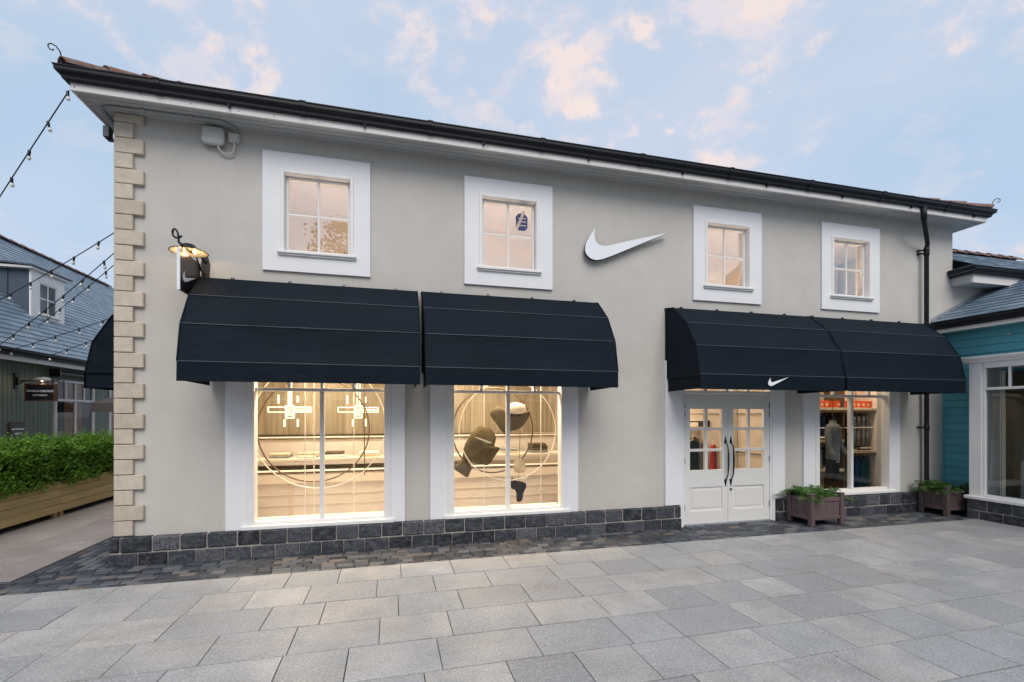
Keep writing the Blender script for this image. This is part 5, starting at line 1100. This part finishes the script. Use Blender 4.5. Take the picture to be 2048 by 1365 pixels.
for k, (x, mat, cn) in enumerate([(7.98, 'cloth_navy', 'navy'), (8.12, 'cloth_black', 'black'), (8.26, 'cloth_navy', 'navy'), (8.40, 'cloth_navy', 'navy'), (8.54, 'cloth_black', 'black'), (8.68, 'cloth_navy', 'navy')]): hanging(x, 1.02, 1.82, .34, .52, mat, cn+' garment, '+PL[k]+' from the left on the upper left rail in the right window', 'clothes on the upper left rail', 1.0)
for k, (x, mat, cn) in enumerate([(8.92, 'cloth_black', 'black'), (9.05, 'cloth_black', 'black'), (9.18, 'cloth_grey', 'grey'), (9.30, 'cloth_grey', 'grey'), (9.42, 'cloth_grey', 'grey'), (9.54, 'cloth_grey', 'grey')]): hanging(x, 1.02, 1.82, .34, .30 if k < 2 else .62, mat, cn+' garment, '+PL[k]+' from the left on the upper right rail in the right window', 'clothes on the upper right rail', 1.0)
for k, (x, mat, cn) in enumerate([(7.95, 'cloth_teal', 'teal'), (8.08, 'cloth_teal', 'teal'), (8.20, 'cloth_teal', 'teal'), (8.33, 'cloth_grey', 'grey'), (8.47, 'cloth_black', 'black'), (8.62, 'cloth_black', 'black')]): hanging(x, 1.02, 1.17, .34, .50, mat, cn+' garment, '+PL[k]+' from the left on the lower left rail in the right window', 'clothes on the lower left rail', 1.0)
for k, (x, mat, cn) in enumerate([(8.90, 'cloth_grey', 'grey'), (9.02, 'cloth_grey', 'grey'), (9.14, 'cloth_blue', 'blue'), (9.27, 'cloth_blue', 'blue'), (9.40, 'cloth_teal', 'teal'), (9.53, 'cloth_teal', 'teal')]): hanging(x, 1.02, .95, .34, .60, mat, cn+' garment, '+PL[k]+' from the left on the lower right rail in the right window', 'clothes on the lower right rail', 1.0)
for k in range(5):
    x = 8.95+k*.13; b = MB(); b.lathe([(.0, 0), (.05, 0), (.052, .18), (.03, .26), (.0, .27)], (x, 1.05, 1.12), 10); t = thing('fabric_roll', (x, 1.05, 1.1), PL[k]+' green textured roll from the left on the middle right shelf', 'roll', 'green rolls on the middle shelf'); obj('roll', b, 'cloth_green', t)
for k, (x, z) in enumerate(((7.95, 1.267), (8.25, 1.267), (8.55, 1.267), (9.05, 1.037), (9.40, 1.037), (8.1, .682), (8.45, .682))):
    st = thing('folded_clothes', (x, 1.0, z), PL[k]+' folded pile, counting along the shelves of the right window', 'clothes', 'folded clothes in the right window')
    for j in range(2): b = MB(); b.box(x-.12, x+.12, .88, 1.15, z+j*.032, z+.029+j*.032, .010); obj('folded_shirt', b, ('cloth_cream', 'cloth_olive', 'hoop_white')[(j+k) % 3], st)
def mannequin(x, y, rz, label):
    t = thing('mannequin_torso', (x, y, .8), label, 'mannequin'); b = MB(); m = Matrix.Translation((x, y, 0)) @ Matrix.Rotation(rz, 4, 'Z'); n = 20; vs = []; rows = [(.15, .10, .86), (.165, .11, .98), (.155, .105, 1.12), (.17, .115, 1.28), (.205, .125, 1.42), (.20, .12, 1.52), (.13, .09, 1.58), (.06, .06, 1.60), (.055, .055, 1.66)]
    for a, c, z in rows: vs += [(a*math.cos(2*math.pi*k/n), c*math.sin(2*math.pi*k/n), z) for k in range(n)]
    b.add(vs, [(i*n+k, i*n+(k+1) % n, (i+1)*n+(k+1) % n, (i+1)*n+k) for i in range(len(rows)-1) for k in range(n)], True, m)
    for s_ in (-1, 1): b.tube([tuple(m @ Vector((s_*q[0], q[1], q[2]))) for q in ((.17, 0, 1.50), (.25, -.01, 1.38), (.27, -.03, 1.18), (.29, -.10, 1.02))], [.06, .058, .05, .045], 10)
    obj('sports_jacket', b, 'cloth_ash', t)
    b = MB(); b.tube([tuple(m @ Vector((0, 0, z))) for z in (1.64, 1.9, 2.88)], .006, 6); obj('wire', b, 'bronze', t)
    b = MB(); b.tube([tuple(m @ Vector((.08*s_, 0, z))) for s_, z in ((1, .9), (1.3, .7), (1.5, .5))], [.09, .075, .06], 10); b.tube([tuple(m @ Vector((.08*s_, 0, z))) for s_, z in ((-1, .9), (-1.8, .72), (-3.2, .62))], [.09, .075, .06], 10); obj('trousers', b, 'cloth_black', t)
mannequin(8.12, .52, .4, 'floating grey sports jacket and dark trousers in the right shop window')
# things glimpsed through the doors
hanging(6.05, 1.9, 1.30, .42, .75, 'cloth_black', 'black garment hanging low behind the left door leaf', 'clothes behind the doors', .3); hanging(6.62, 2.0, 1.20, .42, .9, 'cloth_red', 'bright red garment seen through the left door leaf', 'clothes behind the doors', .8); hanging(6.30, 2.2, 1.35, .42, .8, 'cloth_olive', 'olive garment seen through the left door leaf beside the red one', 'clothes behind the doors', .5)
b = MB(); b.box(6.55, 6.78, 2.2, 2.4, 1.50, 1.64, .01); bx = thing('counter_screen', (6.66, 2.3, 1.5), 'small black screen seen through the upper left door panes', 'screen'); obj('screen', b, 'sign_black', bx)
ct = thing('shop_counter', (6.6, 2.9, 0), 'pale shop counter seen through the doors', 'counter'); b = MB(); b.box(5.9, 7.2, 2.6, 3.1, 0, 1.46, .01); obj('body', b, 'room_wall', ct); b = MB(); b.box(5.85, 7.25, 2.55, 3.15, 1.46, 1.50, .006); obj('top', b, 'display_white', ct)
for z, h in ((1.52, .09), (1.52, .14)): pass
b = MB(); b.tube([(5.2, 1.9, 1.62), (6.4, 1.9, 1.62)], .012, 8); b.tube([(6.66, .5, 1.02), (6.66, 3.0, 1.02)], .010, 8); b.tube([(6.66, .5, 1.78), (6.66, 3.0, 1.78)], .008, 8); obj('hanging_rail', b, 'black_iron', rm)
b = MB(); b.box(6.58, 6.695, 1.35, 1.75, 0, 2.88, .01); obj('column', b, 'display_tan', rm)
b = MB(); b.box(6.55, 6.69, 2.3, 2.9, .0, 1.15, .01); obj('wall_unit', b, 'cloth_ash', rm)
hanging(5.55, 2.1, 1.58, .42, .95, 'cloth_black', 'long black garment at the left behind the left door leaf', 'clothes behind the doors', .2); hanging(5.85, 2.5, 1.62, .42, .6, 'cloth_green', 'dark green garment behind the left door leaf', 'clothes behind the doors', .7); hanging(5.7, 2.7, 1.66, .42, .7, 'cloth_cream', 'cream garment behind the left door leaf', 'clothes behind the doors', .4)
# ceiling lamps
for i, (x, y, e) in enumerate(sorted(((-1.3, 2.2, 60), (1.4, 2.2, 60), (4.3, 3.0, 55), (6.2, 3.9, 45), (-.9, .75, 42), (1.7, .75, 42), (-.9, .60, 70), (1.65, .60, 70), (5.3, 1.0, 30), (7.6, .6, 13), (9.0, .6, 13)))):
    b = MB()
    if y == .60 and x < 4: y = .46  # these two are added, tilted out to spill warm light on paving
    cl_ = thing('ceiling_light', (x, y, 2.86), PL[i]+' warm ceiling panel light from the left inside the shop', 'ceiling light', 'ceiling lights in the shop'); b = MB(); b.box(x-.5, x+.5, y-.12, y+.12, 2.86, 2.895, .005); obj('panel', b, 'warm_tube', cl_)
    lampobj('ceiling_lamp', 'AREA', (x, y, 2.84), e, WARM if y != .46 else (1.0, .70, .42), .9, parent=cl_, sy=.22, rot=Matrix.Rotation(R(-38 if y == .46 else 0), 4, 'X'))
for x in (4.72, 4.80): b = MB(); b.lathe([(0, -.02), (.02, -.01), (.02, .02)], (x, .55, 2.32), 10); o_ = thing('spot_lamp', (x, .55, 2.3), ('left' if x < 4.75 else 'right')+' bright small spot lamp behind the glass above the doors', 'spot lamp', 'spot lamps above the doors'); obj('bulb', b, 'spot_lamp', o_)
# upstairs rooms
ur = thing('upstairs_room', (3, 2, 3.1), 'upstairs room with added warm lamps behind the four upper windows', 'room')
b = MB(); b.box(-3, 10.2, 2.2, 2.25, 3.05, 5.3); b.box(-3, 10.2, .23, 2.2, 3.02, 3.05); b.box(-3, 10.2, .23, 2.2, 5.28, 5.3); obj('room_wall', b, 'upstairs_wall', ur)
for x in UW:
    lampobj('pane_glow_lamp', 'AREA', (x+.75, .45, 3.4), 36, (1.0, .80, .62), .5, parent=ur, rot=Matrix.Rotation(R(150), 4, 'X'))  # added lamp, gives the panes the peach tone of a sunset sky

# ================================================================== what the upper panes mirror: a tree and a gabled house across the square
random.seed(101)
tr_ = thing('street_tree', (-2.7, -24, 0), 'tall leafy tree across the square, mirrored in an upper window', 'tree')
b = MB(); b.tube([(-2.7, -24, 0), (-2.6, -24, 3), (-2.8, -23.9, 6), (-2.6, -24, 9), (-2.7, -24, 11.5)], [.28, .22, .18, .12, .05], 10)
for k in range(12):
    z = 4.5+k*.55; an = k*2.4; b.tube([(-2.7, -24, z), (-2.7+math.cos(an)*1.0, -24+math.sin(an)*1.0, z+.7), (-2.7+math.cos(an)*2.0, -24+math.sin(an)*2.0, z+1.5)], [.09, .06, .02], 6)
obj('trunk', b, 'bark', tr_); lv = MB(); clumps = [(random.gauss(-2.7, 1.2), random.gauss(-24, 1.3), random.uniform(6, 13.2), random.uniform(.5, 1.0)) for _ in range(46)]
for k in range(5200):
    c = random.choice(clumps); p = Vector((random.gauss(c[0], c[3]*.55), random.gauss(c[1], c[3]*.55), random.gauss(c[2], c[3]*.5))); d = Vector((random.gauss(0, 1), random.gauss(0, 1), random.gauss(0, 1))).normalized(); s_ = d.orthogonal().normalized(); L = random.uniform(.17, .30)
    lv.add([p, p+d*L*.5+s_*L*.3, p+d*L, p+d*L*.5-s_*L*.3], [(0, 1, 2, 3)])
obj('crown', lv, 'tree_leaf', tr_, recalc=False, kind='stuff')
gh = thing('gabled_house', (18, -17, 0), 'tan boarded gabled house across the square, mirrored in the right upper windows', 'house')
b = MB(); b.prism([(13.5, 0), (23.5, 0), (23.5, 6.2), (18.5, 10.0), (13.5, 6.2)], lambda p, q, d: (p, d, q), -22, -14); obj('wall', b, 'tan_board', gh)
b = MB(); b.prism([(13.1, 5.95), (18.5, 10.05), (23.9, 5.95), (23.9, 6.2), (18.5, 10.35), (13.1, 6.2)], lambda p, q, d: (p, d, q), -22.2, -13.7); obj('roof', b, 'slate', gh)

# the rest of the square behind the camera: plain shops, seen only as reflections and as a darker low horizon
def square_shop(x0, x1, y, eh, rh, wallmat, label, seed):
    random.seed(seed); h = thing('square_shop', ((x0+x1)/2, y-4, 0), label, 'shop', 'shops across the square'); b = MB(); b.box(x0, x1, y-8, y, 0, eh); obj('wall', b, wallmat, h)
    b = MB(); b.prism([(y+.4, eh-.05), (y+.4, eh+.08), (y-4, rh+.1), (y-8.4, eh+.08), (y-8.4, eh-.05), (y-4, rh-.05)], lambda p, q, d: (d, p, q), x0-.3, x1+.3); obj('roof', b, 'slate', h)
    n = int((x1-x0)/2.6)
    for k in range(n):
        a = x0+.5+k*(x1-x0-.6)/n; b = MB(); b.box(a, a+1.8, y-.02, y+.05, .4, 2.5, .01); w_ = obj('window', b, 'white_paint', h); b = MB(); b.box(a+.1, a+1.7, y+.051, y+.06, .5, 2.4); obj('pane', b, 'sign_black' if k % 2 else 'cloth_olive', w_)
square_shop(-24, -9, -15.5, 3.6, 6.6, 'green_board', 'green boarded shop across the square, mirrored in the left windows', 201)
square_shop(-8.6, 2.6, -17.0, 3.8, 6.8, 'tan_board', 'tan boarded shop across the square, mirrored in the middle windows', 202)
square_shop(3.0, 12.6, -16.2, 3.6, 6.6, 'stucco', 'grey rendered shop across the square, mirrored near the doors', 203)
